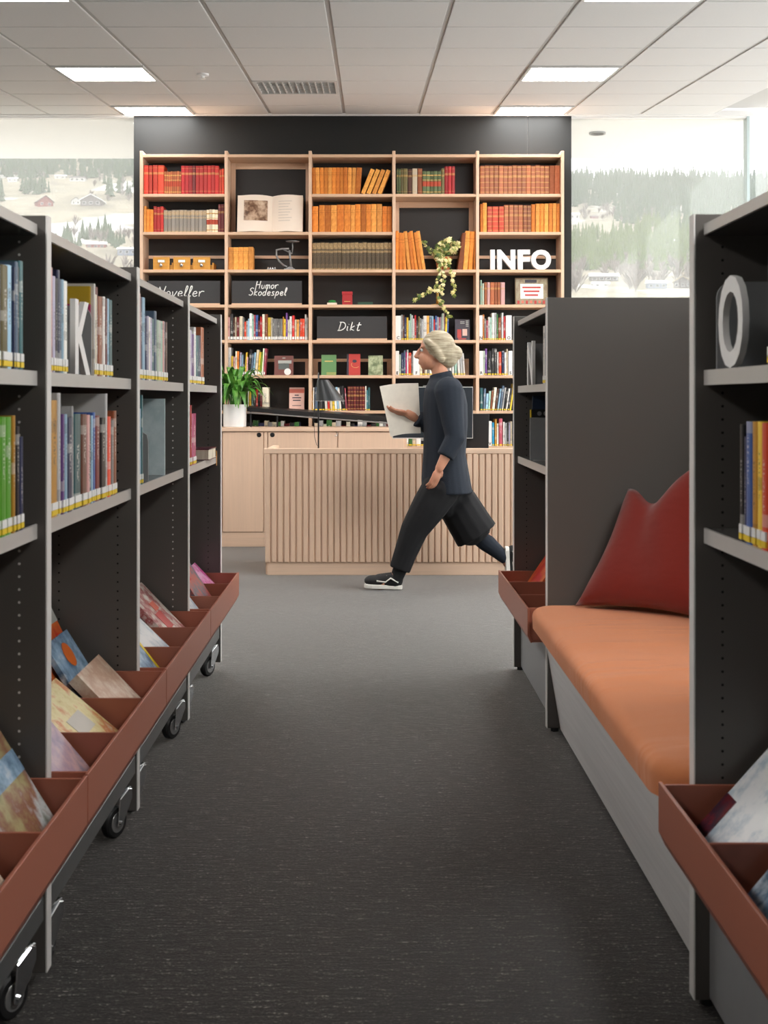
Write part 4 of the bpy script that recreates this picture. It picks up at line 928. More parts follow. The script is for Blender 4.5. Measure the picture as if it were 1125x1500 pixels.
LX = -.637; LYS = [1.495, 2.45, 3.405, 4.36, 5.315]
run = thing('wheeled_shelving', 'long dark grey metal shelving run on chrome casters beside the aisle', 'shelving', (LX-.3, 3.4, 0))
for i, y in enumerate(LYS): upright(run, -1, LX, y, .033, 1.533, hole=('edge' if i in (1, 3) else 'hole'))  # pale discs on two uprights paint light shining through the peg holes
for i in range(4):
    y0, y1 = LYS[i], LYS[i+1]
    shelf_board(run, -1, LX, y0, y1, 1.513, .02, True); shelf_board(run, -1, LX, y0, y1, ZA); shelf_board(run, -1, LX, y0, y1, ZB)
    part('back_panel', bx2(LX-.302, LX-.312, y0+PT, y1-PT, .19, 1.5), M['panel'], run)
    part('base_shelf', bx2(LX-.03, LX-.3, y0+PT+.001, y1-PT-.001, .165, .185), M['shelftop'], run)
    part('base_rail', bx2(LX-.006, LX-.028, y0+PT+.001, y1-PT-.001, .138, .186), M['rail'], run, bevel=.0015)
    caster(run, LX-.030, y1-.10, PI-.45); caster(run, LX-.030, y0+.11, PI-.3)
RX = .625; RY = [1.40, 2.378, 4.327, 5.307]
far = thing('grey_shelving_unit', 'dark grey metal shelving unit between the bench and the desk', 'shelving', (RX+.3, 4.8, 0))
near = thing('grey_shelving_unit', 'dark grey metal shelving unit with the letter O before the bench', 'shelving', (RX+.3, 1.9, 0))
for unit, y0, y1 in ((near, RY[0], RY[1]), (far, RY[2], RY[3])):
    for y in (y0, y1):
        u = upright(unit, 1, RX, y, .014, 1.525, hole=None if y == RY[2] else 'hole')
        for xo in (.03, .58): part('levelling_foot', MB().lathe([(.006,.012),(.006,.014),(.014,.012),(.014,.0005),(.012,.0003)][::-1], 12, (RX+xo, y, 0)), M['rubber'], unit)
    shelf_board(unit, 1, RX, y0, y1, 1.503, .02, True); shelf_board(unit, 1, RX, y0, y1, ZA); shelf_board(unit, 1, RX, y0, y1, ZB)
    part('back_panel', bx2(RX+.302, RX+.312, y0+PT, y1-PT, .03, 1.49), M['panel'], unit)
    part('kick_plate', bx2(RX+.03, RX+.045, y0+PT+.001, y1-PT-.001, .02, .3), M['greyplate'], unit)

def tray(s, y0, y1, label, ztop=.42, zbot=.298, xo=.560, xi=.90):
    e = thing('book_tray', label, 'book tray', (s*.7, (y0+y1)/2, zbot), group='terracotta picture-book trays'); k = .007
    X = lambda v: s*v
    m = MB(); pr = [(X(xo), zbot+.026), (X(xo), ztop), (X(xo+k), ztop), (X(xo+k), zbot+.028), (X(xo+.017), zbot+.004), (X(xo+.012), zbot)]
    m.prism([(p, y0+.003, q) for p, q in pr], (0, y1-y0-.006, 0)); part('front_panel', m, M['tray'], e, bevel=.001)
    part('base_plate', bx2(X(xo+.0175), X(xi), y0+PT+.003, y1-PT-.003, zbot, zbot+.006), M['tray'], e)
    for y in (y0+PT+.002, y1-PT-.002-k): part('end_panel', bx2(X(xo+k+.0005), X(xi), y, y+k, zbot+.0065, ztop), M['tray'], e, bevel=.001)
    for j in (1, 2):
        y = y0+(y1-y0)*j/3; part('divider', bx2(X(xo+k+.0005), X(xi), y-k/2, y+k/2, zbot+.0065, ztop-.002), M['tray'], e, bevel=.001)
    return e
NB = ['first', 'second', 'third', 'fourth']
for i in range(4): tray(-1, LYS[i], LYS[i+1], f'terracotta tray with dividers on {NB[i]} bay of the wheeled shelving run')
tray(1, RY[0], RY[1], 'terracotta tray under the letter O holding a white picture book', .43, .308)
tray(1, RY[2], RY[3], 'terracotta tray between the orange bench and the reception desk', .43, .308)

# ---- books on the side shelves
def side_row(s, zs, items, place, group, xp=.652, st='wy', sc=1, ox=0, oy=0):
    n = 0
    for it in items:
        a, b, top, c = it[:4]; lean = it[4] if len(it) > 4 else 0; dp = it[5] if len(it) > 5 else None
        a, b, top = ox+a/sc, ox+b/sc, oy+top/sc; n += 1
        Y0, Y1 = 1800*xp/abs(540-a), 1800*xp/abs(540-b)
        if Y0 > Y1: Y0, Y1 = Y1, Y0
        ym = (Y0+Y1)/2; t_ = max(.005, Y1-Y0-.0012); h = CAMZ-(top-584)*ym/1800-zs; d = dp or min(.2, h*.85)
        al = math.radians(lean)
        book('picture_book', f'{c} picture book, {nth(n)} from near end on {place}', 'book', group, (s*(xp+R.uniform(0,.004)), ym, zs+.0006+t_/2*abs(math.sin(al))), (0, al, -s*PI/2*1.0 if s > 0 else PI/2), t_, h, d, colr(c), BM['print'], st)
side_row(-1, ZA, [(-14,-8,390,'white'),(-8,-2,388,'navy'),(-2,3.5,389,'lavender'),(4,13,389,'olive'),(13.5,20.5,389,'sky-blue'),(21,23,392,'navy'),(23.5,27.5,384,'slate-blue'),(28,30,392,'charcoal'),(30.5,36,383,'teal')], 'upper shelf of first wheeled bay', 'books on the wheeled shelves')
side_row(-1, ZB, [(-14,-8,611,'white'),(-8,-1,611,'leaf-green'),(-.5,3,612,'lime'),(3.5,11.5,611,'leaf-green'),(12,19.5,611,'leaf-green'),(20,24,609,'ochre'),(25,30,625,'black'),(31,36,640,'navy')], 'lower shelf of first wheeled bay', 'books on the wheeled shelves')
side_row(-1, ZA, [(375,390,560,'pink'),(391,411,625,'lavender'),(412,428,640,'charcoal'),(429,447,580,'navy'),(448,460,650,'slate-blue'),(461,475,650,'sky-blue'),(476,498,662,'white'),(696,705,680,'white'),(706,714,760,'ivory'),(716,733,705,'maroon'),(735,764,775,'brown'),(766,779,775,'white'),(781,795,790,'maroon'),(797,808,790,'sky-blue'),(810,834,800,'teal')], 'upper shelf of second wheeled bay', 'books on the wheeled shelves', sc=5, oy=280)
side_row(-1, ZB, [(373,389,235,'cream'),(390,440,233,'ochre'),(441,461,180,'silver'),(463,480,335,'purple'),(481,501,335,'sky-blue'),(502,538,360,'navy'),(540,551,276,'silver'),(553,606,333,'teal'),(607,645,335,'umber'),(646,663,340,'pink'),(665,680,345,'black'),(681,695,345,'sky-blue'),(696,712,322,'blue'),(714,745,345,'maroon'),(746,780,360,'black'),(782,795,185,'silver'),(796,820,352,'vermilion'),(821,838,380,'grey'),(840,860,310,'brown')], 'lower shelf of second wheeled bay', 'books on the wheeled shelves', sc=5, oy=540)
side_row(-1, ZA, [(142,158,290,'pink'),(159,178,320,'navy'),(180,199,325,'sky-blue'),(200,214,500,'navy'),(216,228,482,'lavender'),(229,240,490,'white'),(241,252,495,'lavender'),(253,272,505,'teal'),(274,291,440,'slate-blue'),(297,315,515,'pale-green'),(316,329,520,'white'),(330,345,525,'mint'),(347,358,525,'pink'),(360,372,530,'navy'),(374,388,532,'umber')], 'upper shelf of third wheeled bay', 'books on the wheeled shelves', sc=5.77, ox=180, oy=380)
side_row(-1, ZB, [(140,148,240,'slate-blue'),(149,157,210,'teal'),(158,166,225,'sky-blue'),(168,176,110,'teal')], 'lower shelf of third wheeled bay', 'books on the wheeled shelves', sc=5.77, ox=180, oy=560)
side_row(-1, ZA, [(565,576,600,'white'),(577,590,600,'lavender'),(591,609,635,'purple'),(610,624,575,'white'),(626,644,645,'teal'),(645,665,645,'navy'),(668,690,578,'chestnut')], 'upper shelf of fourth wheeled bay', 'books on the wheeled shelves', sc=5.77, ox=180, oy=380)
side_row(-1, ZB, [(560,578,220,'white'),(580,591,195,'crimson'),(597,628,265,'magenta')], 'lower shelf of fourth wheeled bay', 'books on the wheeled shelves', sc=5.77, ox=180, oy=560)
side_row(1, ZA, [(1121,1127,372,'slate-blue'),(1128,1136,368,'white'),(1137,1146,372,'charcoal')], 'shelf of the letter O', 'books beside the bench', xp=.645)
side_row(1, ZB, [(1082,1087,622,'black'),(1087.5,1091,640,'navy'),(1091.5,1099,618,'blue'),(1099.5,1106,618,'ochre'),(1106.5,1113,618,'yellow'),(1114,1122,620,'vermilion'),(1122.5,1130,628,'cyan'),(1131,1140,620,'maroon')], 'shelf below the letter O', 'books beside the bench', xp=.645)
side_row(1, ZA, [(793.5,795.5,478,'white'),(796,799,476,'slate-blue')], 'shelf of the letter N', 'books beside the bench', xp=.645)
# letter bookends: plate across the shelf, letter facing the aisle
def bookend(ch, s, y0, y1, h, label, xp=.65, block=True):
    e = thing('letter_bookend', label, 'bookend', (s*xp, (y0+y1)/2, ZA), group='bookends with white letters')
    pts = [(s*(xp+.004), ZA+.0005), (s*(xp+.15), ZA+.0005), (s*(xp+.15), ZA+h*.98)] + [(s*(xp+.004+.03*(1-math.sin(a))), ZA+h*.98-.03*(1-math.cos(a))) for a in (0, .4, .8, 1.2, PI/2)]
    part('plate', MB().prism([(p, y1+.012, q+.001) for p, q in pts], (0, .006, 0)), M['greyplate'], e)
    part('foot_plate', bx2(s*(xp+.02), s*(xp+.15), y0, y1+.012, ZA+.0004, ZA+.0025), M['greyplate'], e)
    me = text_mesh(ch, .2, .006, .004, M['white']); X = [v.co.x for v in me.vertices]; Yv = [v.co.y for v in me.vertices]
    o = put('letter', me, e, True); kx_ = (y1-y0)/(max(X)-min(X)); kz_ = h/(max(Yv)-min(Yv)); o.scale = (kx_, kz_, 1)
    o.rotation_euler = (PI/2, 0, PI/2 if s < 0 else -PI/2)
    o.location = (s*.009, -s*(-1)*0 + ((-1 if s < 0 else 1)*(max(X)+min(X))/2*kx_), .001-min(Yv)*kz_)
bookend('K', -1, 2.735, 2.885, .168, 'grey bookend with a large white letter K among picture books')
bookend('O', 1, 2.145, 2.295, .168, 'grey bookend with a large white letter O facing the aisle')
bookend('N', 1, 4.90, 5.06, .176, 'grey bookend with a large white letter N behind the bench panel')
# loose display things on side shelves
def cover_facing_camera(label, s, y, xa, xb, z, h, mat, cat='book', t_=.012, name='picture_book', group=None):
    e = thing(name, label, cat, (s*(xa+xb)/2, y, z), group=group)
    part('cover', bx2(s*xa, s*xb, y, y+.002, z+.0006, z+h).box((min(s*xa, s*xb), y+t_-.002, z+.0006), (max(s*xa, s*xb), y+t_, z+h)), mat, e)
    part('pages', bx2(s*(xa+.003), s*(xb-.003), y+.0021, y+t_-.0021, z+.003, z+h-.003), M['pages'], e)
    return e
cover_facing_camera('large pale blue picture book standing open to view on lower wheeled shelf', -1, 3.975, .66, .86, ZB, .248, ART['aqua'])
t = NT('yellow_magenta_cover'); t.set(.3); g = t.n('ShaderNodeSeparateXYZ'); t.l(t.co('Generated'), g.inputs[0])
t.base(t.ramp(g.outputs[2], [(0, rgb(188,150,40)), (.62, rgb(180,28,96)), (.8, rgb(205,170,48))], 'CONSTANT'))
cover_facing_camera('yellow and magenta picture book standing behind the letter K', -1, 2.915, .662, .85, ZA, .213, t.m)
e = thing('plain_bookend', 'plain grey metal bookend on lower shelf of third wheeled bay', 'bookend', (-.7, 3.655, ZB)); part('plate', MB().prism([(-.656, 3.655, ZB+.0005), (-.80, 3.655, ZB+.0005), (-.80, 3.655, ZB+.15), (-.675, 3.655, ZB+.15), (-.66, 3.655, ZB+.14), (-.656, 3.655, ZB+.12)], (0, .006, 0)), M['greyplate'], e); part('foot_plate', bx2(-.67, -.8, 3.59, 3.655, ZB+.0004, ZB+.002), M['greyplate'], e)
cover_facing_camera('tall navy picture book with yellow edge behind the plain grey plate', 1, 5.0, .667, .86, ZB, .26, F['dark'] if False else flat('navy_cover', rgb(36,50,72), .35))
e = thing('plain_bookend', 'big plain grey bookend plate between the bench panel and the desk', 'bookend', (.72, 4.96, ZB)); part('plate', bx2(.650, .82, 4.955, 4.961, ZB+.0005, ZB+.172), M['greyplate'], e, bevel=.002); part('foot_plate', bx2(.66, .8, 4.89, 4.954, ZB+.0004, ZB+.002), M['greyplate'], e)
e = thing('black_case', 'black case with small round fittings above the grey bookend plate', 'case', (.74, 4.98, ZB)); part('body', bx2(.658, .85, 4.965, 4.992, ZB+.0006, ZB+.205), M['black'], e, bevel=.002)
for xx in (.69, .715): part('fitting', MB().lathe([(.009,0),(.009,.003),(.005,.004)], 12).move(Matrix.Translation((xx, 4.965, ZB+.188)) @ Matrix.Rotation(PI/2, 4, 'X')), M['greymetal'], e)
part('spine_edge', bx2(.653, .6575, 4.965, 4.975, ZB+.0006, ZB+.203), M['sticker_y'], e)
# lying book with a ribbon on the last wheeled bay
e = thing('lying_book', 'brown and black book lying flat with an orange ribbon marker', 'book', (-.7, 5.0, ZB)); z = ZB+.0006
part('cover', bx2(-.64, -.80, 4.93, 5.16, z, z+.003).box((-.80, 4.93, z+.042), (-.64, 5.16, z+.045)).box((-.80, 4.93, z+.003), (-.797, 5.16, z+.042)), ART['wine'], e); part('pages', bx2(-.643, -.797, 4.932, 5.158, z+.003, z+.042), M['pages'], e)
part('ribbon', MB().box((-.64, 5.10, z+.03), (-.632, 5.112, z+.031)).box((-.633, 5.10, z-.03), (-.631, 5.112, z+.031)), F['gold'] if False else flat('orange_ribbon', rgb(214,150,60), .5), e)

# ---- picture books leaning in the trays, covers turned to the aisle
def tray_book(s, yc, w, L, t_, xb, zb, tilt, art, label, spine=None):
    """xb: aisle-side foot of the book, tilt: degrees from upright, leaning back into the shelf"""
    a = math.radians(tilt); e = thing('leaning_picture_book', label, 'book', (s*xb, yc, zb), (0, a*s, 0), 'picture books in the trays')
    x0, x1 = (-t_, 0) if s > 0 else (0, t_)
    ox = (lambda v: v) if s < 0 else (lambda v: -v)
    xa, xc = ox(0), ox(-t_)
    part('cover', bx2(xa, ox(-.0025), -w/2, w/2, 0, L).box((min(xc, ox(-t_+.0025)), -w/2, 0), (max(xc, ox(-t_+.0025)), w/2, L)).box((min(ox(-.0025), ox(-t_+.0025)), -w/2, 0), (max(ox(-.0025), ox(-t_+.0025)), -w/2+.003, L)), art, e, local=True)
    part('pages', bx2(ox(-.0026), ox(-t_+.0026), -w/2+.003, w/2-.003, .003, L-.003), M['pages'], e, local=True)
    return e
def comp(y0, y1, j): return y0+(y1-y0)*(j+.5)/3+(.009, 0, -.012)[j]
def stack(s, yc, z0, books, xb=.60):
    """books from the aisle inwards: (length, thickness, tilt, art, width, label); each rests clear of the one behind"""
    for i, (L, t_, tilt, art, w, label) in enumerate(books):
        a = math.radians(tilt); e = tray_book(s, yc+R.uniform(-.005, .005), w, L, t_, xb, z0+t_*math.sin(a), tilt, ART[art], label)
        for nm, u0, u1, v0, v1, m_ in PATCH.get(label, ()):
            if nm == 'picture_disc': part(nm, MB().prism([(0, -w/2+(u0+u1)/2*w+.035*math.cos(q*.393), (v0+v1)/2*L+.035*math.sin(q*.393)) for q in range(16)], (-s*.0012, 0, 0)), m_, e, local=True); continue
            part(nm, bx2(0, -s*.0012, -w/2+u0*w, -w/2+u1*w, v0*L, v1*L), m_, e, local=True)
        if i+1 < len(books):
            b_ = math.radians(books[i+1][2]); xt = xb+L*math.sin(a)+t_*math.cos(a); zt_ = L*math.cos(a)
            t2 = books[i+1][1]*math.sin(b_); xb = max(xb+t_*math.cos(a)+t2*math.tan(b_), xt-(zt_-t2)*math.tan(b_))+.004
PATCH = {'scarlet picture book standing at the back of second tray': [('title_patch', .18, .82, .62, .7, F['salmon']), ('title_patch', .3, .9, .5, .58, flat('orange_print', rgb(232,140,40), .4)), ('top_band', 0, 1, .82, 1, F['photo'])],
 'blue picture book leaning behind the thick blush book': [('picture_disc', .3, .8, .68, .9, flat('orange_disc', rgb(222,110,40), .4))],
 'straw yellow illustrated picture book in middle of second tray': [('title_patch', .3, .72, .36, .6, flat('grey_print', rgb(200,194,184), .5)), ('barcode_label', .12, .4, .88, .95, M['sticker_w'])],
 'white picture book with red drawing in third tray': [('drawing', .3, .62, .35, .6, F['redb']), ('drawing', .45, .7, .62, .74, F['salmon'])],
 'blue and white picture book in near compartment of third tray': [('yellow_spine', .93, 1.0, 0, 1, M['sticker_y'])],
 'slate picture book with red spots in last tray': [('red_spot', .2, .4, .6, .7, F['redb']), ('red_spot', .5, .7, .7, .78, F['salmon']), ('white_top', 0, 1, .88, 1, M['sticker_w'])],
 'mossy green illustrated picture book in first tray by the camera': [('pale_band', 0, 1, .42, .56, ART['sky'])],
 'big white and blue picture book in tray under letter O': [('dark_corner', .78, 1, 0, .45, ART['wine'])],
}
def cl(bay, j, *books): stack(-1, comp(LYS[bay], LYS[bay+1], j), .306, books)
cl(0, 2, (.34, .03, 32, 'moss', .255, 'mossy green illustrated picture book in first tray by the camera')); cl(0, 1, (.25, .02, 40, 'blush', .26, 'blush picture book in middle of first tray'))
cl(1, 0, (.22, .02, 40, 'lilac', .26, 'lilac picture book in near compartment of second tray'), (.22, .012, 34, 'sky', .25, 'thin blue picture book behind the lilac one'))
cl(1, 1, (.235, .022, 50, 'straw', .27, 'straw yellow illustrated picture book in middle of second tray'))
cl(1, 2, (.2, .03, 44, 'blush', .25, 'thick blush brown picture book in far compartment of second tray'), (.27, .014, 32, 'sky', .22, 'blue picture book leaning behind the thick blush book'), (.34, .016, 26, 'scarlet', .25, 'scarlet picture book standing at the back of second tray'), (.36, .012, 22, 'rose', .25, 'white and red picture book behind the scarlet one'))
cl(2, 0, (.25, .02, 38, 'sky', .26, 'blue and white picture book in near compartment of third tray'))
cl(2, 1, (.2, .02, 46, 'snow', .22, 'small white picture book in middle of third tray'), (.25, .016, 36, 'snow', .24, 'white picture book second in middle of third tray'), (.3, .016, 28, 'slate', .25, 'slate picture book at back of third tray middle'))
cl(2, 2, (.285, .022, 44, 'rose', .255, 'white picture book with red drawing in third tray'), (.29, .014, 38, 'wine', .255, 'dark wine picture book under the red drawing book'))
cl(3, 0, (.2, .02, 38, 'snow', .26, 'white picture book in near compartment of last tray'))
cl(3, 1, (.29, .018, 33, 'slate', .27, 'slate picture book with red spots in last tray'), (.3, .02, 28, 'snow', .27, 'white picture book behind the slate one'))
cl(3, 2, (.21, .015, 44, 'magenta', .26, 'magenta picture book in far compartment of last tray'))
stack(1, comp(RY[2], RY[3], 2), .316, [(.24, .02, 34, 'scarlet', .26, 'scarlet picture book in tray beside the desk')], .64)
stack(1, comp(RY[0], RY[1], 2), .316, [(.27, .025, 42, 'snow', .25, 'big white and blue picture book in tray under letter O'), (.35, .02, 34, 'wine', .255, 'dark red picture book behind the big white one')])
stack(1, comp(RY[0], RY[1], 1), .316, [(.24, .02, 40, 'sky', .26, 'pale blue picture book nearest the camera in opposite tray')])

# ------------------------------------------------------------------ bench, cushion, pillow
y0, y1 = RY[1]+PT+.003, RY[2]-PT-.003
bench = thing('bench', 'built-in bench with a sloping light grey wood front', 'bench', (.9, (y0+y1)/2, 0))
M['greywood'] = wood('pale_grey_wood', rgb(228,226,225), 'Y', .92)
m = MB().prism([(.672, y0, .012), (.690, y0, .012), (.630, y0, .372), (.612, y0, .372)], (0, y1-y0, 0)); part('front_board', m, M['greywood'], bench)
part('seat_deck', bx2(.632, 1.24, y0, y1, .352, .372), M['greywood'], bench)
part('back_board', bx2(1.24, 1.26, y0, y1, .01, 1.5), M['panel'], bench)
t = NT('orange_seat_fabric'); t.set(.75, 0, .2); wv = t.noise(t.co('Object', (900, 900, 900)), 1, 2)
wr = t.n('ShaderNodeTexNoise'); wr.inputs['Scale'].default_value = 1.0; wr.inputs['Detail'].default_value = 2; wr.inputs['Distortion'].default_value = .6; t.l(t.co('Object', (2.2, 11, 1)), wr.inputs['Vector'])
big = t.noise(t.co('Object', (1.5, 2.2, 1)), 1, 2); hgt = t.math('ADD', t.math('MULTIPLY', t.math('MULTIPLY', wr.outputs['Fac'], t.ramp(big, [(.4, 0.0), (.6, 1.0)])), 1.0), t.math('MULTIPLY', wv, .05))
t.base(t.mix(wv, rgb(236,144,92), rgb(243,158,106))); t.bump(hgt, 1.0, .035); t.b.inputs['Sheen Weight'].default_value = .2; M['orange'] = t.m
def cushion():
    z0, z1 = .3735, .452; r = .034
    def ring_(d):
        x0, x1, ya, yb = .563+d, 1.235-d, y0+.014+d, y1-.008-d; out = []
        for cx_, cy_, a0, rc in ((x0, ya, PI, .07), (x1, ya, -PI/2, .02), (x1, yb, 0, .02), (x0, yb, PI/2, .07)):
            rr = max(.004, rc-d*.5); mx = cx_+rr if cx_ == x0 else cx_-rr; my = cy_+rr if cy_ == ya else cy_-rr
            for k in range(7): a = a0+PI/2*k/6; out.append((mx+rr*math.cos(a), my+rr*math.sin(a)))
        return out
    prof = [(.012, z0), (.002, z0+.006)] + [(r*(1-math.cos(a)), z1-r+r*math.sin(a)) for a in [PI/2*k/6 for k in range(7)]] + [(.1, z1+.006), (.2, z1+.009), (.3, z1+.01)]
    mb = MB(); n = 28
    for d, z in prof: mb.v += [(x, y, z) for x, y in ring_(d)]
    for j in range(len(prof)-1):
        for i in range(n): mb.f.append((j*n+i, j*n+(i+1) % n, (j+1)*n+(i+1) % n, (j+1)*n+i))
    mb.f.append(tuple(range((len(prof)-1)*n, len(prof)*n))); mb.f.append(tuple(range(n-1, -1, -1))); return mb
single('seat_cushion', cushion(), M['orange'], 'long orange fabric seat cushion on the bench', 'cushion', smooth=False, angle=50)
t = NT('rust_red_linen'); t.set(.8, 0, .2); wv = t.noise(t.co('Object', (700,700,700)), 1, 2); t.base(t.mix(wv, rgb(118,38,30), rgb(142,48,38))); fo = t.noise(t.co('Object', (5, 5, 9)), 1, 3); t.bump(t.math('ADD', fo, t.math('MULTIPLY', wv, .06)), .45, .02); t.b.inputs['Sheen Weight'].default_value = .3; M['rust'] = t.m
def pillow(P00, P10, P11, P01, thick, chop):
    """corners in order bottom-left, bottom-right, top-right ear, top-left ear"""
    N = 26; A, B, C, D = map(Vector, (P00, P10, P11, P01)); nr = (B-A).cross(D-A).normalized(); mb = MB()
    for side in (1, -1):
        for j in range(N+1):
            for i in range(N+1):
                u, v = i/N, j/N; e_ = (1-(2*u-1)**4)*(1-(2*v-1)**4); pin = .05*(math.sin(PI*u)*(v*(1-v)*0+1))
                p = A.lerp(B, u).lerp(D.lerp(C, u), v)
                up = ((D-A).lerp(C-B, u)).normalized(); rt = ((B-A).lerp(C-D, v)).normalized()
                # edges drawn in between the corners, top edge chopped in the middle
                p += rt*(.03*math.sin(PI*v)*(1-2*u)) + up*(.02*math.sin(PI*u)*(1-2*v))
                p -= up*(chop*math.exp(-((u-.42)/.22)**2)*v**3)
                crease = .03*math.exp(-((u-.42)/.12)**2)*max(0, v-.35)
                th_ = thick*e_**.55*(1-.25*v)-crease*side*1.2
                wob = .006*math.sin(9*u+4*v)*e_
                mb.v.append(tuple(p+nr*(side*max(th_, 0)+wob)))
        b = 0 if side == 1 else (N+1)**2
        for j in range(N):
            for i in range(N):
                q = b+j*(N+1)+i; f_ = (q, q+1, q+N+2, q+N+1); mb.f.append(f_ if side == 1 else f_[::-1])
    me = mb.mesh('pillow', M['rust'], True); bm = bmesh.new(); bm.from_mesh(me); bmesh.ops.remove_doubles(bm, verts=bm.verts, dist=.0008); bm.to_mesh(me); bm.free(); return me
me = pillow((.705, 4.20, .462), (1.10, 3.90, .462), (1.10, 4.00, .975), (.895, 4.235, .862), .085, .075)
tag(link('throw_pillow', me), 'rust red throw pillow with a chopped top on the orange cushion', 'pillow')
# ------------------------------------------------------------------ walking person with papers
YP = 7.6; PSC = YP/1800
def pp(px, py, y=0.0): return Vector(((px-540)*PSC, YP+y, CAMZ-(py-584)*PSC))
def limb(mb, pts, rad, n=14, end=True):
    P = [Vector(p) for p in pts]
    mb.tube(P, rad, n)
    for p, r in list(zip(P, rad))[:None if end else -1]: mb.ball(p, r*.99, 12, 8)
def oval(mb, rings, n=24):
    """stack of level ovals: (centre, half depth along the stride, half width)"""
    b = len(mb.v)
    for c, rx, ry in rings:
        for k in range(n): mb.v.append((c.x+rx*math.cos(2*PI*k/n), c.y+ry*math.sin(2*PI*k/n), c.z))
    for i in range(len(rings)-1):
        for k in range(n): q = b+i*n; mb.f.append((q+k, q+(k+1) % n, q+n+(k+1) % n, q+n+k))
    mb.f.append(tuple(b+k for k in range(n-1, -1, -1))); e = b+(len(rings)-1)*n; mb.f.append(tuple(e+k for k in range(n)))
def remeshed(name, mb, mat, parent, vox, it=6):
    me = mb.mesh(name, mat, True); o = put(name, me, parent)
    m = o.modifiers.new('skin_over', 'REMESH'); m.mode = 'VOXEL'; m.voxel_size = vox; m.use_smooth_shade = True
    s = o.modifiers.new('relax', 'SMOOTH'); s.factor = .5; s.iterations = it
    return o
M['skin'] = flat('skin', rgb(198,140,112), .5, var=.04, scale=12, Subsurface_Weight=.1)
M['navy'] = flat('navy_wool', rgb(25,33,45), .85, var=.15, scale=120, bump=.3); M['blackcloth'] = flat('black_cotton', rgb(19,19,22), .9, var=.15, scale=90, bump=.3)
M['hair'] = None
t = NT('ash_blonde_hair'); t.set(.5, 0, .4); f = t.noise(t.co('Object', (12, 12, 140)), 1, 4); t.base(t.ramp(f, [(.3, rgb(128,112,88)), (.6, rgb(184,172,146)), (.8, rgb(206,196,172))])); t.bump(f, .6, .004); M['hair'] = t.m
per = thing('person', 'person in navy jumper and black wide trousers striding past the desk with papers', 'person', (pp(640, 862).x, YP, 0))
hip = pp(648, 700); chest = pp(650, 585); neckb = pp(648, 556); head = pp(636, 515)
fk, rk = pp(604, 768, -.07), pp(690, 768, .07)            # knees
fa, ra = pp(583, 838, -.07), pp(728, 808, .07)            # ankles
b = MB()
limb(b, [pp(650, 708), pp(649, 665), pp(652, 620), pp(651, 585), pp(649, 562)], [.125, .112, .118, .12, .055])
b.ball(pp(651, 578), (.085, .185, .07), 14, 10); b.ball(pp(650, 705), (.11, .15, .1), 14, 10)
limb(b, [pp(648, 560), pp(643, 540)], [.055, .05])
# head, facing the barn side
b.ball(head+Vector((.012, 0, .018)), (.098, .076, .1), 20, 14); b.ball(head+Vector((-.03, 0, -.045)), (.066, .058, .068), 16, 10)
b.ball(head+Vector((-.055, 0, -.09)), (.03, .03, .024), 10, 8)                        # chin
limb(b, [head+Vector((-.092, 0, .012)), head+Vector((-.112, 0, -.03))], [.009, .014]); b.ball(head+Vector((-.1, 0, -.034)), (.014, .017, .01), 8, 6)   # nose
b.ball(head+Vector((-.086, 0, -.064)), (.014, .024, .006), 10, 6); b.ball(head+Vector((-.085, 0, -.075)), (.014, .021, .007), 10, 6)      # lips
for sy in (-1, 1):
    b.ball(head+Vector((.022, sy*.076, -.012)), (.02, .008, .031), 10, 8)              # ears
    b.ball(head+Vector((-.076, sy*.034, .026)), (.016, .024, .007), 8, 6)              # brow
def hand(mb, wr, fwd, pal, curl, r=.0088):
    """palm, four unequal bent fingers, thumb from the side of the palm; fwd: finger direction, pal: palm normal"""
    fwd = fwd.normalized(); side = pal.cross(fwd).normalized(); pal = fwd.cross(side).normalized()
    pc = wr+fwd*.045; mb.ball(pc, .036, 10, 8, Matrix((fwd*1.25, side*1.05, pal*.42)).transposed())
    for k, (o, L) in enumerate(((-.028, .066), (-.010, .078), (.009, .073), (.026, .056))):
        p = wr+fwd*.072+side*o; d = fwd.copy(); pts = [p-fwd*.012]; ang = curl*.5
        for seg in (.45, .32, .23):
            d = (fwd*math.cos(ang)+pal*math.sin(ang)); p = p+d*L*seg; pts.append(p.copy()); ang += curl
        limb(mb, pts, [r*1.05, r, r*.92, r*.8], 8)
    p = wr+fwd*.018-side*.028; limb(mb, [p, p+fwd*.022-side*.022+pal*.012, p+fwd*.05-side*.024+pal*.03], [.013, .0105, .0088], 8)
# arm on our side hangs and swings back; the other carries the papers
sh1, el1, wr1 = pp(655, 573, -.16), pp(663, 640, -.22), pp(640, 683, -.25)
limb(b, [sh1, sh1.lerp(el1, .5), el1, el1.lerp(wr1, .4), wr1], [.052, .047, .038, .037, .026]); hand(b, wr1, Vector((-.35, .05, -.9)), Vector((-.6, .75, .2)), .35)
sh2, el2, wr2 = pp(650, 572, .165), pp(640, 632, .17), pp(598, 606, .02)
limb(b, [sh2, sh2.lerp(el2, .5), el2, el2.lerp(wr2, .4), wr2], [.052, .047, .038, .037, .026]); hand(b, wr2, Vector((-1, -.25, .15)), Vector((-.1, .35, 1)), .28)
for hp, kn, an in ((pp(645, 712, -.08), fk, fa), (pp(655, 712, .08), rk, ra)):
    limb(b, [hp, hp.lerp(kn, .5), kn, kn.lerp(an, .35), an], [.088, .075, .055, .052, .036])
limb(b, [fa, pp(566, 853, -.07), pp(556, 856, -.07)], [.036, .032, .026]); limb(b, [ra, pp(742, 820, .07), pp(744, 828, .07)], [.036, .03, .024])
body = remeshed('body', b, M['skin'], per, .0055, 4)
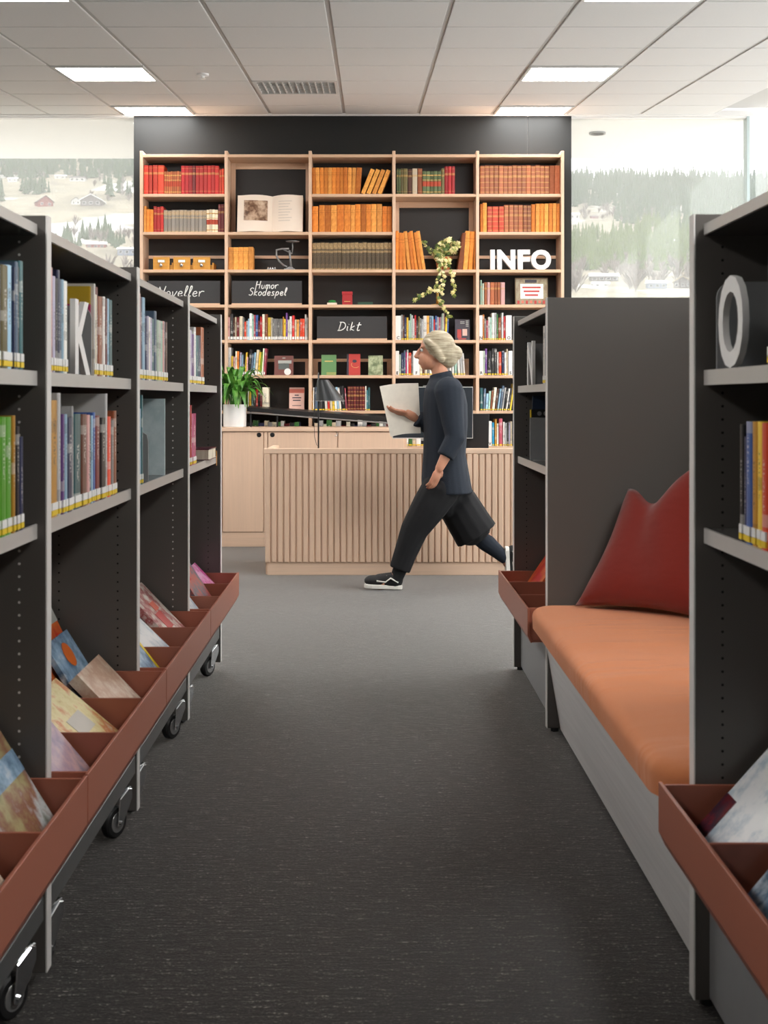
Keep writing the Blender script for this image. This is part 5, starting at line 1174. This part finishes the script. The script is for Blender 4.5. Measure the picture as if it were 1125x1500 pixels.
# eyes
for sy in (-1, 1):
    part('eye', MB().ball(head+Vector((-.079, sy*.034, .008)), .0098, 12, 8), M['white'], body, smooth=True); part('iris', MB().ball(head+Vector((-.0858, sy*.0345, .008)), (.005, .0065, .0065), 10, 6), M['rubber'], body, smooth=True)
# hair: cap plus a low bun
h = MB(); h.ball(head+Vector((.026, 0, .03)), (.106, .088, .104), 20, 14); h.ball(head+Vector((.08, 0, -.02)), (.075, .07, .085), 16, 10); h.ball(head+Vector((.125, 0, -.01)), (.052, .05, .05), 14, 10)
for sy in (-1, 1): limb(h, [head+Vector((-.05, sy*.07, .06)), head+Vector((0, sy*.08, .02)), head+Vector((.04, sy*.074, -.05))], [.02, .024, .024])
remeshed('hair', h, M['hair'], per, .006, 3)
# jumper, hanging straight over the hips
j = MB(); oval(j, [(pp(655, 722), .158, .2), (pp(653, 700), .15, .192), (pp(651, 665), .132, .172), (pp(653, 620), .136, .182), (pp(652, 592), .138, .19), (pp(651, 572), .125, .19), (pp(650, 561), .1, .15), (pp(649, 555), .085, .09)])
limb(j, [pp(649.5, 566), pp(645, 546)], [.082, .07], end=False)
for sh, el, wr, k_ in ((sh1, el1, wr1, .62), (sh2, el2, wr2, .75)): limb(j, [sh, sh.lerp(el, .5), el, el.lerp(wr, k_)], [.09, .072, .062, .055], end=False)
remeshed('jumper', j, M['navy'], per, .008, 4)
# trousers: front leg tapered, rear leg swinging wide
tr_ = MB(); tr_.ball(pp(650, 712), (.135, .17, .1), 16, 10)
limb(tr_, [pp(645, 714, -.085), pp(628, 740, -.085), pp(606, 775, -.075), pp(592, 812, -.07), pp(585, 832, -.07)], [.118, .11, .086, .07, .066], end=False)
limb(tr_, [pp(655, 714, .085), pp(673, 742, .08), pp(690, 770, .07), pp(700, 786, .07)], [.12, .13, .135, .14], end=False)
limb(tr_, [pp(650, 720, 0), pp(655, 745, 0)], [.12, .06]); remeshed('trousers', tr_, M['blackcloth'], per, .008, 4)
k = MB(); limb(k, [pp(592, 815, -.07), pp(583, 838, -.07), pp(578, 850, -.07), pp(566, 853, -.07)], [.05, .043, .042, .034]); remeshed('sock', k, M['blackcloth'], per, .006, 2)
k = MB(); limb(k, [pp(696, 780, .07), pp(714, 797, .07), pp(729, 809, .07), pp(740, 819, .07)], [.062, .056, .046, .038]); remeshed('sock', k, M['navy'], per, .006, 2)
M['shoe'] = flat('black_canvas_shoe', rgb(30,29,30), .7); M['sole'] = flat('white_rubber_sole', rgb(226,222,214), .5)
def shoe(heel, toe, up):
    d = (toe-heel); L = d.length; d.normalize(); sd = Vector((0, 1, 0)); n = sd.cross(d).normalized(); n = n if n.dot(up) > 0 else -n
    def at(u, w, v): return heel+d*L*u+sd*w+n*v
    out = [(0,0),(.02,.024),(.12,.033),(.35,.034),(.6,.042),(.8,.044),(.93,.033),(1,.0)]
    ring_ = [(u, w) for u, w in out]+[(u, -w) for u, w in out[-2:0:-1]]
    m = MB(); m.prism([at(u, w, 0) for u, w in ring_], n*.026)
    so = part('sole', m, M['sole'], per, bevel=.004)
    s = MB(); s.ball(at(.72, 0, .045), .05, 14, 10, Matrix((d*1.35, sd*.82, n*.72)).transposed()); s.ball(at(.2, 0, .055), .05, 14, 10, Matrix((d*1.0, sd*.72, n*1.05)).transposed()); limb(s, [at(.2, 0, .07), at(.62, 0, .055)], [.036, .034])
    up_ = remeshed('shoe', s, M['shoe'], per, .006, 3)
    for sy in (-1, 1): part('side_stripe', MB().tube([at(.12, sy*.037, .045), at(.32, sy*.040, .07), at(.45, sy*.042, .045), at(.68, sy*.0425, .05)], .005, 6), M['sole'], per, smooth=True)
    for q in (.42, .5, .58): part('lace', MB().tube([at(q, -.026, .082-.1*(q-.42)), at(q+.01, 0, .09-.1*(q-.42)), at(q, .026, .082-.1*(q-.42))], .003, 5), M['sole'], per)
shoe(Vector((pp(589, 0).x, YP-.07, .002)), Vector((pp(533, 0).x, YP-.07, .012)), Vector((0, 0, 1)))
shoe(pp(741, 802, .07), pp(752, 853, .07)+Vector((-.04, 0, .0)), Vector((1, 0, .3)))
# papers in the far hand
M['sheet'] = flat('newsprint', rgb(226,218,204), .8, var=.1, scale=30)
pg = thing('paper_stack', 'stack of loose pale papers held out by the striding person', 'papers', pp(588, 598, .0))
for k in range(3):
    a, c, d_, e_ = pp(556+k*2, 566+k*1.5, -.03+k*.006), pp(613, 560+k*2, .02+k*.006), pp(617-k, 634-k*3, .05+k*.006), pp(572+k*3, 640-k*4, .0+k*.006)
    N = 8; m = MB()
    for jj in range(N+1):
        for ii in range(N+1):
            u, v = ii/N, jj/N; p = a.lerp(c, u).lerp(e_.lerp(d_, u), v)+Vector((0, .02*math.sin(PI*u)*(1-v*.5), .006*math.sin(4*u+k))); m.v.append(tuple(p))
    nb = len(m.v); m.v += [(x_, y_+.0012, z_) for x_, y_, z_ in m.v]
    for jj in range(N):
        for ii in range(N):
            q = jj*(N+1)+ii; m.f.append((q, q+1, q+N+2, q+N+1)); m.f.append((nb+q, nb+q+N+1, nb+q+N+2, nb+q+1))
    part('sheet', m, M['sheet'], pg, smooth=True)
# ------------------------------------------------------------------ the hillside outside
def ss(a, b, x): t_ = max(0, min(1, (x-a)/(b-a))); return t_*t_*(3-2*t_)
def coef(xr):
    k = ss(-.12, .12, xr); return .086*(1-k)+.074*k, .128*(1-k)+.108*k
def ground(x, y):
    a, b_ = coef(x/max(y, 1)); t_ = (y-250)/900
    if y < 250: z250 = a*250+CAMZ; return -3.2+(z250+3.2)*max(0, (y-12)/238)**1.15
    if t_ > 1: return CAMZ+(a+b_)*1150 - (y-1150)*.05
    return CAMZ+(a+b_*t_)*y
def spot(px, py):
    """where a photograph ray meets the hill"""
    xr = (px-540)/1800; r = (584-py)/1800; a, b_ = coef(xr); t_ = max(.01, min(1, (r-a)/b_)); y = 250+900*t_
    return Vector((xr*y, y, ground(xr*y, y)))
t = NT('hillside_ground'); t.set(.95, 0, .1); big = t.noise(t.co('Object', (.012, .009, .012)), 1, 5, .6); fin = t.noise(t.co('Object', (.12, .08, .1)), 1, 4)
c = t.ramp(big, [(.36, rgb(104,100,90)), (.46, rgb(156,148,132)), (.54, rgb(132,127,112)), (.6, rgb(200,200,200))]); t.base(t.mix(t.math('MULTIPLY', fin, .5), c, rgb(124,116,98))); M['hill'] = t.m
mb = MB(); nx, ny = 70, 90; YS = [12.6*(1600/12.6)**(j/ny) for j in range(ny+1)]
for y in YS:
    for i in range(nx+1):
        xr = -1.0+2.0*i/nx; x = xr*y*1.0
        nz = mnoise.noise(Vector((x*.012, y*.012, 0)))*min(3, y*.004) if y > 200 else 0
        mb.v.append((x, y, ground(x, y)+nz*.5))
for j in range(ny):
    for i in range(nx):
        q = j*(nx+1)+i; mb.f.append((q, q+1, q+nx+2, q+nx+1))
tag(part('hillside_ground', mb, M['hill'], None, smooth=True), 'pale hillside with dry fields and snow patches beyond the windows', 'hillside', None, 'structure')
def leafmat(name, a, b_):
    t = NT(name); t.set(.9, 0, .1); f = t.noise(t.co('Object', (.25,.25,.25)), 1, 3); t.base(t.mix(f, rgb(*a), rgb(*b_))); return t.m
M['spruce'] = leafmat('spruce_needles', (44,60,46), (80,100,70)); M['spruce2'] = leafmat('young_spruce_needles', (58,76,38), (104,120,62)); M['bare'] = leafmat('bare_birch_twigs', (110,101,98), (142,132,126)); M['bark'] = flat('bark', rgb(90,74,62), .9)
rt = random.Random(21)
def spruce(mb, p, h, r, tiers=5, n=7):
    for k in range(tiers):
        u = k/tiers; zb = h*(.06+.9*u*.93); zt_ = min(h, zb+h*(.34-.1*u)); rr = r*(1-u)*(1.05)+.06*r; b = len(mb.v); a0 = rt.uniform(0, 6)
        mb.v.append((p.x, p.y, p.z+zt_))
        for i in range(2*n):
            a = a0+PI*i/n; q = rr*(1 if i % 2 else .62)*rt.uniform(.85, 1.15); mb.v.append((p.x+q*math.cos(a), p.y+q*math.sin(a), p.z+zb+(0 if i % 2 else .04*h)))
        for i in range(2*n): mb.f.append((b, b+1+i, b+1+(i+1) % (2*n)))
def birch(mb, p, h, n=22):
    for k in range(n):
        a = rt.uniform(0, 2*PI); tilt = rt.uniform(.05, .8); L = h*rt.uniform(.55, 1); d = Vector((math.cos(a)*math.sin(tilt), math.sin(a)*math.sin(tilt), math.cos(tilt))); s = Vector((-math.sin(a), math.cos(a), 0)); w = h*rt.uniform(.02, .06)
        q_ = rt.uniform(0, .45)*h; L = (h-q_)*rt.uniform(.5, 1); o_ = p+Vector((0, 0, q_)); m_ = o_+d*L*.55; e_ = o_+d*L; b = len(mb.v); mb.v += [tuple(o_), tuple(m_+s*w), tuple(e_), tuple(m_-s*w), tuple(m_+d.cross(s)*w)]; mb.f += [(b, b+1, b+2, b+3), (b, b+1, b+4), (b+4, b+1, b+2)]
HPOS = [(67,303,26),(111,300,18),(133,302,36),(140,364,32),(186,374,32),(113,266,24),(886,412,48),(963,423,36),(1000,422,32),(842,322,18),(871,320,14),(88,262,20),(18,266,18)]
def forest(name, label, mat, zones, kind='spruce', hgt=(8, 13)):
    mb = MB()
    for (xa, xb, ya, yb, n) in zones:
        for k in range(n):
            px, py = rt.uniform(xa, xb), rt.uniform(ya, yb)
            if any(abs(px-hx) < hw*.75 and hy-4 < py < hy+26 for hx, hy, hw in HPOS): continue
            p = spot(px, py); h = rt.uniform(*hgt)
            if kind == 'spruce': spruce(mb, p-Vector((0,0,.4)), h, h*rt.uniform(.15, .22), 4, 5)
            else: birch(mb, p-Vector((0,0,.3)), h)
    tag(part(name, mb, mat, None), label, 'forest', None, 'stuff')
forest('spruce_forest', 'dark spruce forest on the upper hillside', M['spruce'], [(720, 1300, 262, 303, 1700), (900, 1300, 300, 330, 420), (-260, 330, 222, 262, 1000), (-260, 20, 276, 296, 60), (30, 100, 272, 286, 26), (150, 330, 262, 290, 60)], hgt=(9, 15))
forest('young_spruce_forest', 'lighter green spruce plantation on the middle hillside', M['spruce2'], [(740, 1300, 343, 398, 1300), (930, 1300, 325, 350, 260), (-260, -20, 330, 372, 90)], hgt=(7, 12))
forest('bare_birch_grove', 'leafless grey birch scrub on the lower hillside', M['bare'], [(740, 1300, 384, 432, 340), (850, 960, 308, 324, 40), (-260, 330, 256, 300, 110), (60, 330, 332, 372, 34), (-260, 330, 372, 420, 60)], 'birch', (5, 8))
SPR = sorted([(82,352,20),(91,360,18),(94,348,26),(99,350,33),(104,356,28),(110,362,22),(116,354,24),(121,342,28),(127,344,22),(132,340,24),(138,344,20),(144,341,30),(149,344,24),(154,340,34),(159,346,28),(162,350,32),(166,354,26),(171,356,24),(176,352,22),(181,350,18),(1002,330,26),(996,336,22),(1008,338,28),(968,338,18),(944,334,15),(924,335,16),(975,345,20),(1012,352,24)])
for k, (px, py, hp) in enumerate(SPR):
    p = spot(px, py+8); h = hp*p.y/1800*1.1
    e = thing('spruce_tree', f'pointed dark spruce below the red barn, {nth(k+1)} counted towards the black wall' if px < 500 else f'pointed dark spruce at the plantation edge, {nth(k-19)} counted from the black wall', 'tree', p-Vector((0,0,.5)), group='spruces below the barn' if px < 500 else 'spruces by the plantation edge')
    mb = MB(); spruce(mb, p-Vector((0,0,.3)), h, h*.2, 6, 7); part('crown', mb, M['spruce'], e); part('trunk', MB().tube([p-Vector((0,0,.5)), p+Vector((0,0,h*.3))], .2, 6), M['bark'], e)
# houses
HC = {k: flat('house_'+k, rgb(*c), .8) for k, c in {'red': (122,48,44), 'white': (190,188,186), 'grey': (98,92,92), 'timber': (92,74,62), 'roofsnow': (200,200,200), 'roofdark': (84,76,78), 'rooftan': (156,142,116), 'pane': (44,48,58), 'blue': (118,126,142)}.items()}
def house(label, px, py, wpx, hpx, wall, roof, gable=False, depth=.8, rot=0.0, nwin=3, roofpx=None):
    p = spot(px, py); k = p.y/1800; w = wpx*k; h = hpx*k; rh = (roofpx or hpx*.5)*k; d = w*depth
    e = thing('house', label, 'house', p, (0, 0, rot), 'houses on the hillside')
    part('walls', MB().box((-w/2, 0, -1.2), (w/2, d, h)) if not gable else MB().prism([(-w/2, 0, -1.2), (w/2, 0, -1.2), (w/2, 0, h), (0, 0, h+rh), (-w/2, 0, h)], (0, d, 0)), HC[wall], e, local=True)
    o = .06*w; tk = .05*w
    if gable:
        for s in (-1, 1):
            part('roof_slope', MB().prism([(0, -o, h+rh), (s*(w/2+o), -o, h-rh*o*2/w), (s*(w/2+o), -o, h-rh*o*2/w+tk), (0, -o, h+rh+tk)], (0, d+2*o, 0)), HC[roof], e, local=True)
    else:
        m = MB(); m.prism([(-w/2-o, -o, h), (-w/2-o, d/2, h+rh), (-w/2-o, d+o, h)], (w+2*o, 0, 0)); part('roof', m, HC[roof], e, local=True)
    for i in range(nwin):
        xx = -w/2+w*(i+.5)/nwin; ww = w*.09; f = part('window_frame', MB().box((xx-ww, -.06, h*.3), (xx+ww, -.005, h*.78)), HC['white'], e, local=True); part('pane', MB().box((xx-ww*.75, -.09, h*.36), (xx+ww*.75, -.061, h*.72)), HC['pane'], f, local=True)
    part('chimney', MB().box((w*.12, d*.45, h), (w*.12+.05*w, d*.45+.05*w, h+rh*1.35)), HC['grey'], e, local=True)
house('red barn with pale gable roof in the dry field', 67, 303, 22, 8, 'red', 'roofdark', True, 1.0, .5, 2, 8)
house('small white cottage between the red barn and grey barn', 111, 300, 13, 6, 'white', 'roofdark', True, .9, 0, 2, 5)
house('large grey barn with gable beside the white cottage', 133, 302, 30, 9, 'grey', 'roofsnow', True, .9, 0, 3, 8)
house('low red house with a snowy roof below the spruces', 140, 364, 28, 6, 'red', 'roofsnow', False, .5, 0, 3, 5)
house('white and grey house at the black wall edge', 186, 374, 28, 9, 'blue', 'roofsnow', False, .5, 0, 3, 4)
house('pale house with dark roof high under the forest', 113, 266, 22, 6, 'white', 'roofdark', False, .6, 0, 3, 3)
house('wide pale farmhouse high up near the black wall', 88, 262, 16, 4, 'white', 'roofsnow', False, .6, 0, 2, 3)
house('tiny pale house far up at the outer window side', 18, 266, 14, 4, 'white', 'roofsnow', False, .6, 0, 2, 3)
house('long snowy-roofed timber house on the forest side', 886, 412, 40, 7, 'grey', 'roofsnow', False, .5, 0, 4, 6)
house('low snowy shed below the long timber house', 881, 420, 24, 4, 'white', 'roofsnow', False, .6, 0, 2, 4)
house('blue-grey cabin with a white roof beside the gabled house', 963, 423, 28, 8, 'blue', 'roofsnow', False, .5, 0, 3, 5)
house('grey gabled house with a tan roof near the bench panel', 1000, 422, 26, 9, 'grey', 'rooftan', True, 1.2, -.3, 3, 8)
house('tan-roofed hut above the grey gabled house', 1008, 406, 14, 4, 'timber', 'rooftan', False, .6, 0, 2, 4)
house('white house at the wall edge on the upper forest side', 842, 322, 14, 8, 'white', 'roofsnow', False, .6, 0, 2, 3)
house('small red cabin in the upper clearing', 871, 320, 11, 3, 'red', 'roofdark', False, .6, 0, 2, 2)

# thin spring haze hanging over the valley
t = NT('valley_haze'); t.t.nodes.remove(t.b); vs = t.n('ShaderNodeVolumeScatter'); vs.inputs['Color'].default_value = (.97, .98, 1, 1); vs.inputs['Density'].default_value = HAZE; t.l(vs.outputs[0], t.out.inputs['Volume'])
hz = MB().box((-1400, 60, -8), (1400, 1500, 300)); tag(part('valley_haze', hz, t.m, None), 'thin pale haze hanging over the hillside', 'haze', None, 'stuff')
